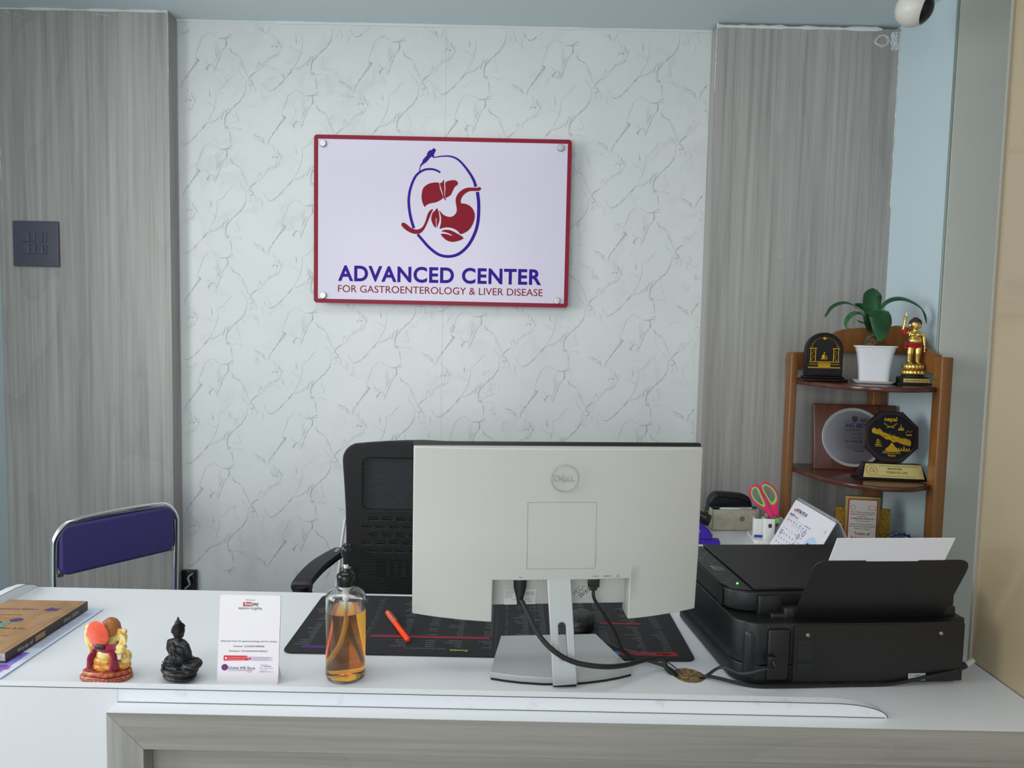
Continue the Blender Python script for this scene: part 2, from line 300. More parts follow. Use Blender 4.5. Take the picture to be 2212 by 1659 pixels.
# printed veins of the marble sheet: one drawn motif repeated on a staggered lattice, as on the real print
VMOT = [  # (strength 0 dark .. 2 light, points in a crop of the sheet)
 (0, [(400,185),(402,200),(388,232)]), (0, [(385,158),(400,172),(400,190)]), (1, [(335,155),(360,160),(385,158),(415,150),(447,147)]), (1, [(400,160),(430,132),(445,130)]),
 (1, [(388,230),(365,262),(350,300),(330,350),(315,400),(303,424)]), (2, [(322,180),(312,240),(318,290),(305,350)]), (2, [(335,175),(325,230),(330,280),(345,330)]), (2, [(355,240),(345,270),(320,310)]),
 (2, [(267,108),(235,125),(195,170),(180,220),(168,260),(158,305)]), (1, [(150,315),(165,325),(185,330),(160,345),(148,360)]), (1, [(160,305),(175,345),(160,370),(142,388)]), (0, [(142,388),(122,405),(110,430),(100,440)]), (0, [(97,446),(83,466)]), (1, [(150,360),(130,395),(118,420)]), (2, [(75,480),(50,530),(40,560)]),
 (1, [(425,230),(440,262),(470,282)]), (1, [(470,282),(495,298),(500,302)]), (2, [(500,302),(518,325),(530,360),(548,400),(560,440),(578,470)]), (2, [(520,330),(520,360),(545,395)]),
 (1, [(578,488),(600,500),(612,522),(598,535),(580,530)]), (2, [(555,500),(578,488)]), (2, [(555,500),(552,545),(556,570)]), (2, [(580,530),(600,560),(590,580),(570,590)]), (2, [(600,500),(625,540),(640,570),(620,590)]),
 (1, [(556,572),(548,592),(530,625),(515,650)]), (0, [(515,650),(495,675),(480,682),(462,704)]), (0, [(462,704),(455,712)]), (1, [(455,712),(430,735),(415,752),(400,775),(385,800)]), (2, [(440,715),(400,740),(370,760),(330,800),(290,815),(250,832)]), (1, [(385,725),(370,770),(358,795),(368,805)]), (1, [(415,715),(398,770),(392,820),(388,850)]),
 (2, [(250,832),(300,825),(350,800)]), (1, [(250,825),(235,850),(215,872),(210,880)]), (1, [(240,840),(225,865),(205,875)]), (2, [(210,880),(185,905),(165,925)]), (1, [(165,920),(150,940),(135,955),(122,970)]), (2, [(175,925),(155,945),(140,965)]), (1, [(122,970),(100,990),(72,1003),(50,996)]), (2, [(50,996),(30,975),(15,945),(5,935)]),
 (2, [(600,500),(580,470),(600,450)]), (1, [(582,482),(600,450),(628,430),(645,420)]), (2, [(645,420),(650,380),(665,345),(680,380),(690,365)]), (2, [(645,418),(680,400),(705,380),(700,350),(725,340),(740,305),(755,330)]), (2, [(740,330),(775,305),(800,300),(820,262),(843,235)]),
 (1, [(762,235),(772,215),(790,218),(802,232)]), (1, [(845,235),(825,205),(812,180),(808,158)]), (0, [(802,215),(806,230)]), (2, [(835,180),(845,205),(845,235)]), (2, [(800,240),(795,280),(790,305)]), (2, [(782,200),(800,190),(812,205)]),
 (1, [(610,32),(635,50),(655,55),(670,70)]), (1, [(670,70),(690,75),(688,95),(700,112)]), (2, [(700,112),(715,118)]), (2, [(612,50),(640,75),(670,85),(700,110)]), (2, [(735,120),(730,90),(750,60),(762,48)]), (1, [(762,48),(772,28)]),
 (1, [(238,402),(255,385),(262,370),(285,362)]), (1, [(238,402),(258,412)]), (0, [(248,385),(246,402)]), (2, [(285,362),(305,372),(300,410)]), (2, [(232,320),(245,345),(262,365)]),
 (1, [(385,855),(412,862),(415,885)]), (1, [(388,868),(402,875)]), (2, [(415,870),(470,868),(520,880),(505,900)]), (2, [(425,890),(430,925),(432,970)]), (1, [(427,905),(430,930)]),
 (2, [(490,722),(475,740),(480,768),(495,790),(500,825),(440,835)]), (2, [(320,568),(322,620),(312,700),(285,760),(255,820)]), (2, [(325,575),(345,568),(395,520),(440,470)]), (2, [(498,422),(515,445),(540,470),(552,492)]),
 (2, [(265,560),(272,600),(272,630)]), (1, [(271,590),(272,625)]), (2, [(75,545),(100,580),(95,620)]), (2, [(150,700),(120,720),(60,740),(35,755)]), (2, [(215,640),(240,660),(290,690),(312,712)]), (2, [(665,555),(690,580),(680,610),(700,640)]), (2, [(420,20),(432,60),(430,110)]), (2, [(270,110),(300,130),(330,150)]),
]
VS = {0: [], 1: [], 2: []}
vr = random.Random(7)
def vcrack(pts, amp, n=3):
    P = [Vector(p) for p in pts]
    for _ in range(n):
        Q = [P[0]]
        for a, b in zip(P, P[1:]):
            d = b-a; m_ = (a+b)/2+Vector((-d.y, d.x))*vr.uniform(-amp, amp); Q += [m_, b]
        P = Q
    return P
def vworld(p): q_ = on_y(380+p.x/3.687, 40+p.y/3.687, YB); return Vector((q_.x, q_.z))
for k, pts in VMOT:
    for e_ in range(2 if k < 2 else 1):
        c_ = [vworld(p)+Vector((vr.uniform(-.002, .002), vr.uniform(-.002, .002)))*e_ for p in vcrack(pts, .16)]
        VS[k if e_ == 0 else 2].append((c_, (.0013, .00115, .0011)[k if e_ == 0 else 2]))
def veins(lst):
    m_ = M()
    for si, (c_, wd) in enumerate(lst):
        n_ = len(c_); yo = YB-.0003-.00003*(si % 9); ws = [wd*(.35+.9*math.sin(PI*(i+.5)/n_))*vr.uniform(.6, 1.35) for i in range(n_)]
        for a_ in range(-3, 4):
            for b_ in range(-2, 14):
                ox = .640*a_+(.320 if b_ % 2 else 0); oz = -.2005*b_+.0
                x_ = [p.x+ox for p in c_]; z_ = [p.y+oz for p in c_]
                if min(x_) < -1.26 or max(x_) > .706 or max(z_) > ZC-.012 or min(z_) < .45: continue
                vs_ = []
                for i in range(n_):
                    p, q_ = c_[max(i-1, 0)], c_[min(i+1, n_-1)]; t_ = (q_-p).normalized(); nx_, nz_ = -t_.y*ws[i]/2, t_.x*ws[i]/2
                    y_ = yo-.00004*i/n_*8; vs_ += [(x_[i]+nx_, y_, z_[i]+nz_), (x_[i]-nx_, y_, z_[i]-nz_)]
                m_.add(vs_, [(2*i, 2*i+1, 2*i+3, 2*i+2) for i in range(n_-1)])
    return m_
for k, colr in ((0, '787e80'), (1, '9da3a3'), (2, 'babfbf')): struct(veins(VS[k]), 'trim_%d' % (7+k), mat(('dark', 'middle', 'light')[k]+' printed vein', colr, .35), smooth=False)
struct(M().box((-.269, YB-.0005, .1), (-.268, YB, ZC-.01)), 'trim_10', mat('sheet joint', 'bcc1c1', .5), smooth=False)
# caulk where the laminate meets the ceiling and daubs of putty on the panels
q = M()
def bead(p0, p1, r0, n=26, T=None):
    P = [Vector(p0).lerp(Vector(p1), i/n) for i in range(n+1)]
    q.tube(P, [r0*random.uniform(.5, 1.4) for _ in P], 6)
bead((-1.885, YP-.001, ZC-.004), (-1.262, YP-.001, ZC-.004), .005); bead((-1.262, YB, ZC-.003), (.71, YB, ZC-.003), .006)
bead((.709, YP, ZC-.014), (1.30, YP, ZC-.014), .007); bead((1.366, YP, 1.9), (1.366, YP, ZC-.02), .0025, 40); bead((-1.262, YP, 2.3), (-1.262, YP, ZC), .0008); bead((.709, YP, 2.3), (.709, YP, ZC), .0012)
bead((1.368, 2.62, ZC), (1.402, 2.355, ZC), .003)
struct(q, 'trim_5', M_CAULK)
q = M()
def smear(cx, cz, pts, r):
    c_ = catmull([(cx+a, YP-.0004, cz+b) for a, b in pts], 5); q.tube(c_, [r*.6*random.uniform(.4, 1.5) for _ in c_], 5)
for rr in range(5): smear(1.322, 2.488, [(.03*math.cos(t*.7)*random.uniform(.6, 1)-.02, .022*math.sin(t*.7)*random.uniform(.6, 1)) for t in range(10)], .0014)
for rr in range(7): smear(1.345, 2.49, [(random.uniform(-.012, .016), random.uniform(-.04, .03)) for t in range(5)], .0028)
for a, b, c, d in ((.97, 1.72, .003, -.01), (.85, 2.37, .004, .003), (.76, 1.37, .0, .002), (1.28, 2.2, .006, .003)): smear(a, b, [(0, 0), (c, d)], .0016)
for rr in range(9):
    x0 = -1.86+rr*.05*random.random(); z0 = random.uniform(2.50, 2.53) if rr < 5 else random.uniform(1.8, 2.2)
    if rr >= 5: x0 = -1.878
    smear(x0, z0, [(0, 0), (.012 if rr < 5 else .002, -.006 if rr < 5 else -.05)], .0011)
smear(-1.52, 2.525, [(0, 0), (.03, -.004), (.06, -.008)], .0012)
struct(q, 'trim_6', M_CAULK)

# ================================================================== wall sign
SY = 2.652                                  # face of the acrylic panel
def SG(zx, zy):
    p = on_y(640+zx/3.568, 260+zy/3.568, SY); return (p.x, p.z)
sx0, sz1 = SG(137, 108); sx1, sz0 = SG(2092, 1445); scx, scz = (sx0+sx1)/2, (sz0+sz1)/2; SW, SH = sx1-sx0, sz1-sz0
sign = thing('wall_sign', 'white acrylic sign with maroon border, organ emblem and clinic name on the marble wall', 'sign', (scx, YB, scz))
def loc2(z): a, b = SG(*z); return (a-scx, b-scz)
FT = TR(0, SY-YB, 0) @ FRONT
def lay(k): return TR(0, SY-YB-k*.0004, 0) @ FRONT
M().shp([rrect(SW, SH, .012)], .008, TR(0, SY-YB+.0081, 0) @ FRONT).build('panel', mat('lilac white acrylic', 'd6d0e2', .2, spec=.3), sign)
M().shp([rrect(SW, SH, .012), rrect(SW-.03, SH-.03, .003)], .0003, lay(1)).build('border', M_MAROON, sign)
q = M()
ring = [(1060,287),(1120,277),(1190,278),(1250,305),(1310,370),(1362,450),(1384,512)]
def ringpart(pts, w0, w1):
    c = catmull([(a, b, 0) for a, b in pts], 8); n = len(c); q.shp([[loc2(z) for z in stroke(c, [w0+(w1-w0)*i/(n-1) for i in range(n)])]], .0003, lay(1))
ringpart(ring, 7, 23)
ringpart([(1396,552),(1406,650),(1400,780),(1372,880),(1320,970),(1250,1030),(1175,1049),(1100,1035),(1030,985),(975,925),(935,878)], 25, 20)
ringpart([(906,832),(880,740),(867,640),(872,560),(895,480),(930,418),(985,382),(1040,376),(1080,385),(1110,402)], 22, 14)
q.shp([[loc2(z) for z in [(1060,213),(1078,228),(1062,260),(1060,290),(1040,280),(1000,325),(985,333),(960,355),(950,400),(944,398),(955,345),(972,320),(975,305),(1010,265),(1003,258),(1015,250),(1012,238),(1025,240),(1028,228),(1042,230)]]], .0003, lay(1.3))
q.build('blue_emblem', M_INDIGO, sign)
q = M()
for poly in ([(1100,483),(1060,480),(1015,492),(980,520),(968,560),(966,600),(975,640),(990,667),(1000,655),(1030,640),(1075,632),(1110,615),(1130,597),(1120,560),(1105,520)],
    [(1108,485),(1122,480),(1132,462),(1140,462),(1138,478),(1141,500),(1141,560),(1145,590),(1155,615),(1142,608),(1132,590),(1128,560),(1115,520)],
    [(1150,478),(1190,463),(1225,462),(1246,480),(1240,498),(1220,515),(1205,545),(1190,575),(1165,592),(1150,595),(1147,560),(1150,520)],
    [(1425,525),(1415,540),(1390,545),(1340,545),(1300,565),(1275,595),(1267,625),(1275,640),(1310,645),(1350,670),(1372,710),(1375,750),(1360,800),(1330,845),(1290,870),(1265,876),(1240,850),(1200,830),(1150,825),(1112,835),(1105,830),(1115,790),(1115,740),(1102,695),(1130,725),(1165,742),(1200,742),(1228,720),(1237,690),(1232,650),(1228,620),(1235,585),(1260,550),(1300,525),(1340,518),(1390,520),(1412,514)],
    [(1085,678),(1100,720),(1103,770),(1090,810),(1082,828),(1081,760),(1074,758),(1075,825),(1055,805),(1040,760),(1050,715),(1070,695)],
    [(1055,685),(1030,695),(1010,730),(995,780),(970,825),(930,842),(890,832),(850,800),(825,788),(810,800),(818,820),(860,855),(910,874),(955,870),(985,840),(1010,790),(1030,740),(1045,705)],
    [(1118,855),(1150,843),(1190,848),(1235,870),(1288,905),(1260,925),(1205,937),(1160,925),(1130,900),(1115,877),(1150,875),(1200,890),(1190,878),(1150,862)]):
    q.shp([[loc2((a[0], a[1])) for a in catmull([(a, b, 0) for a, b in poly], 3, True)]], .0003, lay(2))
q.build('red_emblem', mat('brick red print', '861528', .45, spec=.12), sign)
a, b = loc2((322, 1236)); a2, b2 = loc2((1888, 1262)); M().text('ADVANCED CENTER', a, (b+b2)/2, .0545, a2-a, lay(1), bold=.028, space=1.08).build('clinic_name', M_INDIGO, sign)
a, b = loc2((322, 1324)); a2, b2 = loc2((1898, 1354)); M().text('FOR GASTROENTEROLOGY & LIVER DISEASE', a, (b+b2)/2, .0262, a2-a, lay(1)).build('subtitle', mat('brick red print', '8a1a28'), sign)
for z in ((207,180),(2036,214),(207,1349),(2006,1390)):
    a, b = loc2(z); M(TR(a, 0, b) @ RX(90)).lathe([(.0075, .0005), (.0075, SY*0+.047), (.0125, .048), (.0125, .056), (.0112, .0578), (.0, .058)], 28).build('standoff', M_STEEL, sign)

# ================================================================== switch plate, socket, camera
p0 = on_y(30, 477, YP); p1 = on_y(131, 577, YP); wS, hS = p1.x-p0.x, p0.z-p1.z
sw = thing('light_switch', 'dark grey square switch plate on the left wood panel', 'switch', ((p0.x+p1.x)/2, YP, (p0.z+p1.z)/2))
M_SW = mat('slate plastic', '4d4e5c', .35)
M().rbox((-wS/2, -.010, -hS/2), (wS/2, 0, hS/2), .003).build('plate', M_SW, sw)
for i, (x, z, ww) in enumerate(((-.034,.024,.026),(-.008,.024,.018),(.021,.024,.012),(.036,.024,.012),(-.034,-.020,.026),(-.008,-.020,.018),(.018,-.020,.022),(.036,-.020,.012))):
    M().rbox((x-ww/2+.0004, -.0135, z-.017), (x+ww/2-.0004, -.009, z+.017), .001, 2).build('rocker', M_SW, sw)
q = M(); T = TR(0, -.0137, 0) @ FRONT
for t, x, z in (('o', -.012, .02), ('o', .018, .02), ('o', .033, .02), ('~', -.012, -.025), ('T9', .032, -.025)): q.text(t, x, z, .006, None, T)
q.build('marking', M_BLACKM, sw)
so = thing('wall_socket', 'small black glossy socket box low on the marble wall behind purple chair', 'socket', (-1.2325, YB, .437))
M().rbox((-.028, -.022, -.045), (.028, 0, .038), .004).build('plate', M_BLACKG, so)
M().tube(catmull([(.02, -.024, .03), (.005, -.034, .015), (.012, -.036, -.01), (-.01, -.03, -.03)], 6), .0035, 8).build('cable', mat('grey cable', '8b8b90', .3), so)
cc = on_y(1975, 18, 2.2)
sc_ = thing('security_camera', 'white ball security camera with black face hanging from the ceiling', 'camera', (cc.x, cc.y, ZC))
zc = cc.z-ZC
M().ball((0, 0, zc), .052, n=40, m=24).build('ball_housing', mat('ivory plastic', 'e3e0d6', .35), sc_)
q = M(); rr = .0527                          # black lens face: a cap of the ball, looking to the right and down
rotc = Vector((.74, -.58, -.34)).to_track_quat('Z', 'Y').to_matrix().to_4x4()
for k in range(1): q.lathe([(rr*math.sin(t), rr*math.cos(t)) for t in [math.radians(a) for a in range(52, -1, -4)]], 40, TR(0, 0, zc) @ rotc)
q.build('lens_face', M_BLACKG, sc_)
M().cyl((0, 0, 0), (0, 0, zc+.045), .03, .024).lathe([(.045, -.001), (.045, -.012), (.03, -.02)], 30).build('mount', M_WHITEP, sc_)
M().tube(catmull([(.02, 0, -.02), (.07, .02, -.015), (.12, .06, -.003), (.17, .14, -.003)], 6), .003, 8).build('cable', M_WHITEP, sc_)

# ================================================================== reception desk
DZ = .76; DL, DR, DF, DB = -1.165, .955, 1.155, 1.722
desk = thing('reception_desk', 'long white reception desk with raised front lip and grey wood front frame', 'desk', (0, 1.4, 0))
def dk(m): m.T = TR(0, -1.4, 0); return m
HX, HY, HR = .354, 1.331, .031
q = dk(M()); top = [(DL, 1.19), (DL, DB), (DR, DB), (DR, DF), (-.672, DF), (-.672, 1.19)]
q.shp([top, oval(HR, HR, 40, HX, HY)], .025, TR(0, 0, DZ-.025)); q.build('worktop', M_WHITE, desk, smooth=False)
q = dk(M()); q.lathe([(HR+.0005, 0), (HR-.0006, 0), (HR-.0006, .0235), (HR+.0005, .0235)], 40, TR(HX, HY, DZ-.025))
q.build('cable_hole_edge', mat('raw chipboard', '6e5634', .9, bump=(220, 1, .004), var=('a98d5c', 150, .45, .6)), desk)
M(TR(0, -1.4, 0)).cyl((HX, HY, DZ-.10), (HX, HY, DZ-.04), .05).build('cable_well', mat('cable well', '5a4429', .9, bump=(160, 1, .005), var=('94794c', 90, .45, .6)), desk)
# raised lip: profile in X-Z, ends in a curve down on the right
xr = .568; curve_end = [(xr+.095*math.sin(t), .024*math.cos(t)**1.0) for t in [PI/2*i/10 for i in range(11)]]
prof = [(DL, 0), (DL, .024)]+[(xr-.02, .024)]+[(a, b) for a, b in curve_end]
q = dk(M()); q.shp([[(a, b+DZ) for a, b in prof][::-1]], .020, TR(0, 1.209, 0) @ RX(90)); q.build('front_lip', M_WHITE2, desk, smooth=False)
q = dk(M()); q.tube([(DL, 1.1885, DZ+.0243)]+[(xr-.02, 1.1885, DZ+.0243)]+[(a, 1.1885, DZ+b+.0003) for a, b in curve_end], .0007, 4)
q.tube([(-.672, 1.1885, DZ+.0004), (xr+.09, 1.1885, DZ+.0004)], .0005, 4); q.build('dark_seam', M_DARK, desk)
# left end lip with a rounded rear end
q = dk(M()); xl = DL-.022
pr = [(1.19, -.04), (DB+.002, -.04), (DB+.002, .0), (DB-.012, .010), (DB-.04, .021), (DB-.08, .026), (1.19, .026)]
q.shp([[(a, b+DZ) for a, b in pr]], .022, TR(xl, 0, 0) @ Matrix(((0,0,1,0),(1,0,0,0),(0,1,0,0),(0,0,0,1)))); q.build('side_lip', M_WHITE2, desk, smooth=False)
q = dk(M()); q.tube([(DL, DB+.002, DZ), (DL, DB-.012, DZ+.0105), (DL, DB-.04, DZ+.0213), (DL, DB-.08, DZ+.0262), (DL, 1.21, DZ+.0262)], .0006, 4); q.build('dark_seam', M_DARK, desk)
dk(M()).box((DL-.02, 1.1884, 0), (-.6725, 1.205, DZ+.0236)).build('front_panel', M_WHITE, desk, smooth=False)
dk(M()).box((-.672, DF+.006, DZ-.0255), (DR, 1.189, DZ-.0255+.0004)).box((DR-.02, DF+.07, 0), (DR, DB, DZ-.026)).box((DL, 1.206, 0), (DL+.02, DB, DZ-.026)).build('end_panel', M_WHITE, desk, smooth=False)
# wood frame: top rail, left stile mitred, recessed panel
FZ = DZ-.0005; fw = .062; x0 = -.672
def mitre(polyxz, y0, y1): return shape([[(a, b) for a, b in polyxz]], y1-y0)
dz_ = .0262
q = dk(M()); q.add(*shape([[(x0, FZ), (DR, FZ), (DR, FZ-fw), (x0+fw, FZ-fw)]], .0011), TR(0, DF-.0001, 0) @ RX(90)); q.add(*shape([[(x0+dz_, FZ-dz_), (DR, FZ-dz_), (DR, FZ-fw), (x0+fw, FZ-fw)]], .04), TR(0, DF+.0400, 0) @ RX(90)); q.build('top_rail', M_WOODH, desk, smooth=False)
q = dk(M()); q.add(*shape([[(x0, FZ-.0006), (x0+fw-.0004, FZ-fw-.0006), (x0+fw-.0004, 0), (x0, 0)]], .0011), TR(0, DF-.0001, 0) @ RX(90)); q.add(*shape([[(x0, FZ-dz_), (x0+dz_, FZ-dz_-.0006), (x0+fw-.0004, FZ-fw-.0006), (x0+fw-.0004, 0), (x0, 0)]], .04), TR(0, DF+.0400, 0) @ RX(90)); q.build('left_stile', M_WOODV, desk, smooth=False)
dk(M()).box((x0+fw, DF+.03, 0), (DR, DF+.044, FZ-fw)).build('recessed_panel', M_WOODH, desk, smooth=False)
# return table behind the printer
rt = thing('return_table', 'white side table running back from the desk to the wall', 'table', (.75, 2.1, 0))
M().rbox((-.25, -.372, DZ-.025), (.225, .44, DZ), .001, 2).build('table_top', M_WHITE, rt)
M().box((-.25, -.37, 0), (-.232, .43, DZ-.026)).build('side_panel', M_WHITE, rt, smooth=False)
M().box((.207, -.37, 0), (.225, .43, DZ-.026)).build('side_panel', M_WHITE, rt, smooth=False)

# ================================================================== monitor
mo = thing('computer_monitor', 'large light grey computer monitor seen from behind on the desk', 'monitor', (.098, 1.36, DZ), 5.6)
W2 = .278; zb, zt = .117, .440
def gx(n): return [-W2+2*W2*i/n for i in range(n+1)]
xs = sorted(set([round(v, 4) for v in gx(28)]+[-.127, .137])); zs = [zb, zb+.02, zb+.04, zb+.074]+[zb+.074+(zt-zb-.074)*i/9 for i in range(1, 10)]
def bulge(x, z): 
    e = min(1, (zt-z)/.2); return -.012-.026*(1-abs(x/W2)**2.6)*(.55+.45*e)-.012*e
off = set(); nx, nz = len(xs)-1, len(zs)-1
for i in range(nx):
    for j in range(nz):
        if xs[i] >= -.1271 and xs[i+1] <= .1371 and j < 3: off.add((i, j))
vs = []; idx = {}
def vid(i, j, k):
    if (i, j, k) not in idx:
        x, z = xs[i], zs[j]; zz = z
        if j == 0: zz = z-.012*(1-abs(x/W2)**2)                      # lower edge dips towards the middle
        idx[(i, j, k)] = len(vs); vs.append((x, bulge(x, z) if k else 0, zz))
    return idx[(i, j, k)]
fs = []; on = lambda i, j: 0 <= i < nx and 0 <= j < nz and (i, j) not in off
for i in range(nx):
    for j in range(nz):
        if not on(i, j): continue
        fs.append((vid(i, j, 1), vid(i+1, j, 1), vid(i+1, j+1, 1), vid(i, j+1, 1))); fs.append((vid(i, j, 0), vid(i, j+1, 0), vid(i+1, j+1, 0), vid(i+1, j, 0)))
        for (di, dj, a, b) in ((-1, 0, (i, j), (i, j+1)), (1, 0, (i+1, j+1), (i+1, j)), (0, -1, (i+1, j), (i, j)), (0, 1, (i, j+1), (i+1, j+1))):
            if not on(i+di, j+dj): fs.append((vid(*a, 1), vid(*b, 1), vid(*b, 0), vid(*a, 0)))
TILT = TR(-.004, .020, 0) @ RX(4)
M(TILT).add(vs, fs).build('rear_shell', M_GREYP, mo, angle=40, bevel=.004)
M(TILT).rbox((-W2-.001, .0003, zb+.004), (W2+.001, .012, zt+.006), .003).build('screen_bezel', M_BLACK, mo)
M(TILT).rbox((-.13, -.010, zb+.008), (.14, -.0004, zb+.09), .002).build('recess_plate', M_GREYP, mo)
yb = lambda x, z: bulge(x, z)-.0003
q = M(TILT @ TR(.004, bulge(0, .38)-.0032, .386) @ FRONT)          # round badge with letters
q.shp([oval(.0262, .0262), oval(.0250, .0250)], .0032)
q.text('D', -.0195, -.006, .012, .010, bold=-.01).text('LL', .0055, -.006, .012, .0135, bold=-.01)
q.shp([[(-.007,-.001),(.001,.007),(.002,.006),(-.004,0),(-.001,-.003),(.003,.001),(.004,0),(0,-.004),(.002,-.006),(.006,-.002),(.007,-.003),(.001,-.009)]], .0008, TR(-.0025, 0, 0))
q.build('badge', mat('badge grey', 'a9aaa6', .45), mo)
q = M(TILT); a, b, c, d = -.064, .067, .214, .340
yy = lambda z: -.052+.0
for (xa, za, xb, zb_) in ((a, c, b, c), (b, c, b, d), (b, d, a, d), (a, d, a, c)):
    n = 10; q.tube([(xa+(xb-xa)*t/n, bulge(xa+(xb-xa)*t/n, za+(zb_-za)*t/n)+.0001, za+(zb_-za)*t/n) for t in range(n+1)], .0005, 4)
q.build('mount_cover_outline', mat('seam grey', '8b8b88', .6), mo)
# port symbols
q = M(TILT @ TR(0, bulge(.1, .2)-.0012, 0) @ FRONT); zt_ = .1965
q.text('~', -.078, zt_-.002, .008).text('HDMI 1', .062, zt_, .0026, .014).text('HDMI 2', .084, zt_, .0026, .015); q.shp([oval(.0022, .0022, 20, .112, zt_+.0012), oval(.0018, .0018, 20, .112, zt_+.0012)], .0003)
q.build('port_marking', M_INK, mo)
# rating label and hand-written date in the recess
rp = TILT @ TR(0, -.0104, 0) @ FRONT
lb = M(rp).shp([rrect(.062, .031, .001, 3, -.070, zb+.024)], .0003).build('rating_label', mat('label silver', 'd8d8d6', .5), mo)
q = M(TILT @ TR(0, -.0108, 0) @ FRONT)
for r_ in range(6): q.text(random.choice(['Model No. / Type', 'Input Rating 100-240V', 'Consumption 1.5A', 'Manufactured 2023', 'Made in China']), -.099, zb+.036-.0028*r_, .0014)
q.text('S/N CN-0X7', -.060, zb+.018, .0014).text('Service Tag', -.086, zb+.018, .0014).text('REV A00', -.055, zb+.014, .0014)
for cx_ in (-.064, -.055, -.046): q.shp([oval(.0034, .0034, 20, cx_, zb+.0310), oval(.0028, .0028, 20, cx_, zb+.0310)], .0002); q.text('CE' if cx_ < -.06 else 'A', cx_-.002, zb+.0300, .0022)
q.build('label_printing', M_INK, mo)
q = M(TILT @ TR(0, -.0106, 0) @ FRONT @ TR(.050, zb+.026, 0) @ RZ(38))
q.text('25/3/2', -.004, -.004, .007, .026).shp([stroke(catmull([(-.01, .008, 0), (-.003, .012, 0), (.0, .005, 0), (.004, .011, 0), (.008, .006, 0), (.013, .011, 0), (.018, .007, 0)], 4), .0006)], .0001).shp([stroke([(-.016, .010), (.008, .017)], .0005)], .0001)
q.build('handwritten_date', mat('violet pen ink', '30285c', .5), mo)
M(TILT @ TR(-.034, -.0106, zb+.058) @ FRONT).shp([rrect(.008, .012, .0005, 2)], .0002).text('85', -.003, -.002, .004).build('small_sticker', mat('sticker white', 'cfd6dc', .4, var=('c0808a', 300, .5, .6)), mo)
# stand
q = M(RZ(0)); nk = [Vector((0, -.083, .002)), Vector((0, -.068, .10)), Vector((0, -.030, .200))]
wid = .0225
prof_h = rrect(2*wid, .192, .002, 2, 0, .096); slot = [(x_, y_) for x_, y_ in rrect(.016, .070, .0078, 6, 0, .077)]
ang = math.degrees(math.atan2(.185, .050))
NKT = TR(.003, -.084, .004) @ RY(-2.5) @ RX(ang); q.shp([prof_h, slot], .009, NKT, bevel=.0015); q.build('stand_neck', M_SILVER, mo)
q = M(NKT); q.shp([rrect(.0172, .0712, .0082, 6, 0, .077), rrect(.0148, .0688, .007, 6, 0, .077)], .0091, TR(0, 0, -.0003)); q.build('slot_rim', M_STEEL, mo)
bs = [(-.128, -.068)]+[(x_, -.068-.030*(1-(x_/.128)**2)) for x_ in [-.1, -.06, -.02, .02, .06, .1]]+[(.128, -.068), (.140, -.02), (.098, .108), (-.105, .108), (-.139, -.02)]
bs2 = [(-.137, -.052)]+[(x_, -.052-.030*(1-(x_/.137)**2)) for x_ in [-.11, -.08, -.04, 0, .04, .08, .11]]+[(.137, -.052), (.100, .108), (-.103, .108)]
M().shp([bs2], .011, TR(.003, 0, .0045), bevel=.0012).build('stand_base', M_SILVER, mo)
M().shp([[(a*.985, b*.985) for a, b in bs2]], .0045, TR(.003, 0, 0)).rbox((-.0185, -.0865, 0), (.0245, -.078, .0042), .001).build('stand_foot_pad', M_BLACK, mo)
M().rbox((-.030, -.042, .188), (.032, -.012, .196), .002).build('stand_bracket', mat('dark grey', '3a3a3c', .4), mo)

# ================================================================== cables
MOI = mo.matrix_world
def world_of(o, p): return Matrix.Translation(o.location) @ Matrix.Rotation(o.rotation_euler.z, 4, 'Z') @ Vector(p)
M_CABLE = mat('black cable', '151517', .5)
pw = world_of(mo, (-.077, -.022, .178)); hd = world_of(mo, (.066, -.022, .178))
hole = Vector((HX-.022, HY-.003, DZ))
c = thing('power_cable', 'thick black power cable curving from the monitor, left side, over its stand to the hole', 'cable', pw)
def rel(o, pts): return [Vector(p)-o.location for p in pts]
M().tube(rel(c, [pw+Vector((0, 0, .008)), pw+Vector((0, -.002, -.010)), pw+Vector((0, -.006, -.030)), pw+Vector((.001, -.010, -.045))]), [.013, .0125, .007, .0055], 12).build('plug', M_BLACK, c)
P1 = [pw+Vector((.001, -.009, -.042)), on_y(1128, 1300, 1.31), on_y(1160, 1365, 1.28), on_y(1195, 1405, 1.262), on_y(1240, 1430, 1.262), on_y(1300, 1440, 1.268), on_y(1350, 1437, 1.30), on_y(1400, 1424, 1.335), on_y(1430, 1424, 1.345), hole+Vector((-.02, .008, .010)), hole+Vector((.004, 0, -.012)), hole+Vector((.012, 0, -.05))]
for p in P1[4:8]: p.z = max(p.z, DZ+.021)
for p in P1[8:9]: p.z = max(p.z, DZ+.016)
M().tube(rel(c, catmull(P1, 8)), .0047, 10).build('cord', M_CABLE, c)
c = thing('display_cable', 'black video cable hanging from the monitor, right of its stand, crossing the mat', 'cable', hd)
M().rbox((-.011, -.006, -.012), (.011, .006, .01), .0015).rbox((-.007, -.0045, -.018), (.007, .0045, -.011), .001).build('plug', M_BLACK, c)
P2 = [hd+Vector((0, 0, -.016)), hd+Vector((.002, -.003, -.035)), on_y(1303, 1325, 1.36), on_y(1330, 1370, 1.38), on_y(1345, 1405, 1.385), Vector((.262, 1.383, DZ+.007)), Vector((.290, 1.368, DZ+.0075)), hole+Vector((-.012, .014, .006)), hole+Vector((.005, .004, -.012)), hole+Vector((.016, .004, -.05))]
for p in P2: p.z = max(p.z, DZ+.0074) if p.x < .31 else p.z
M().tube(rel(c, catmull(P2, 8)), .0033, 10).build('cord', M_CABLE, c)

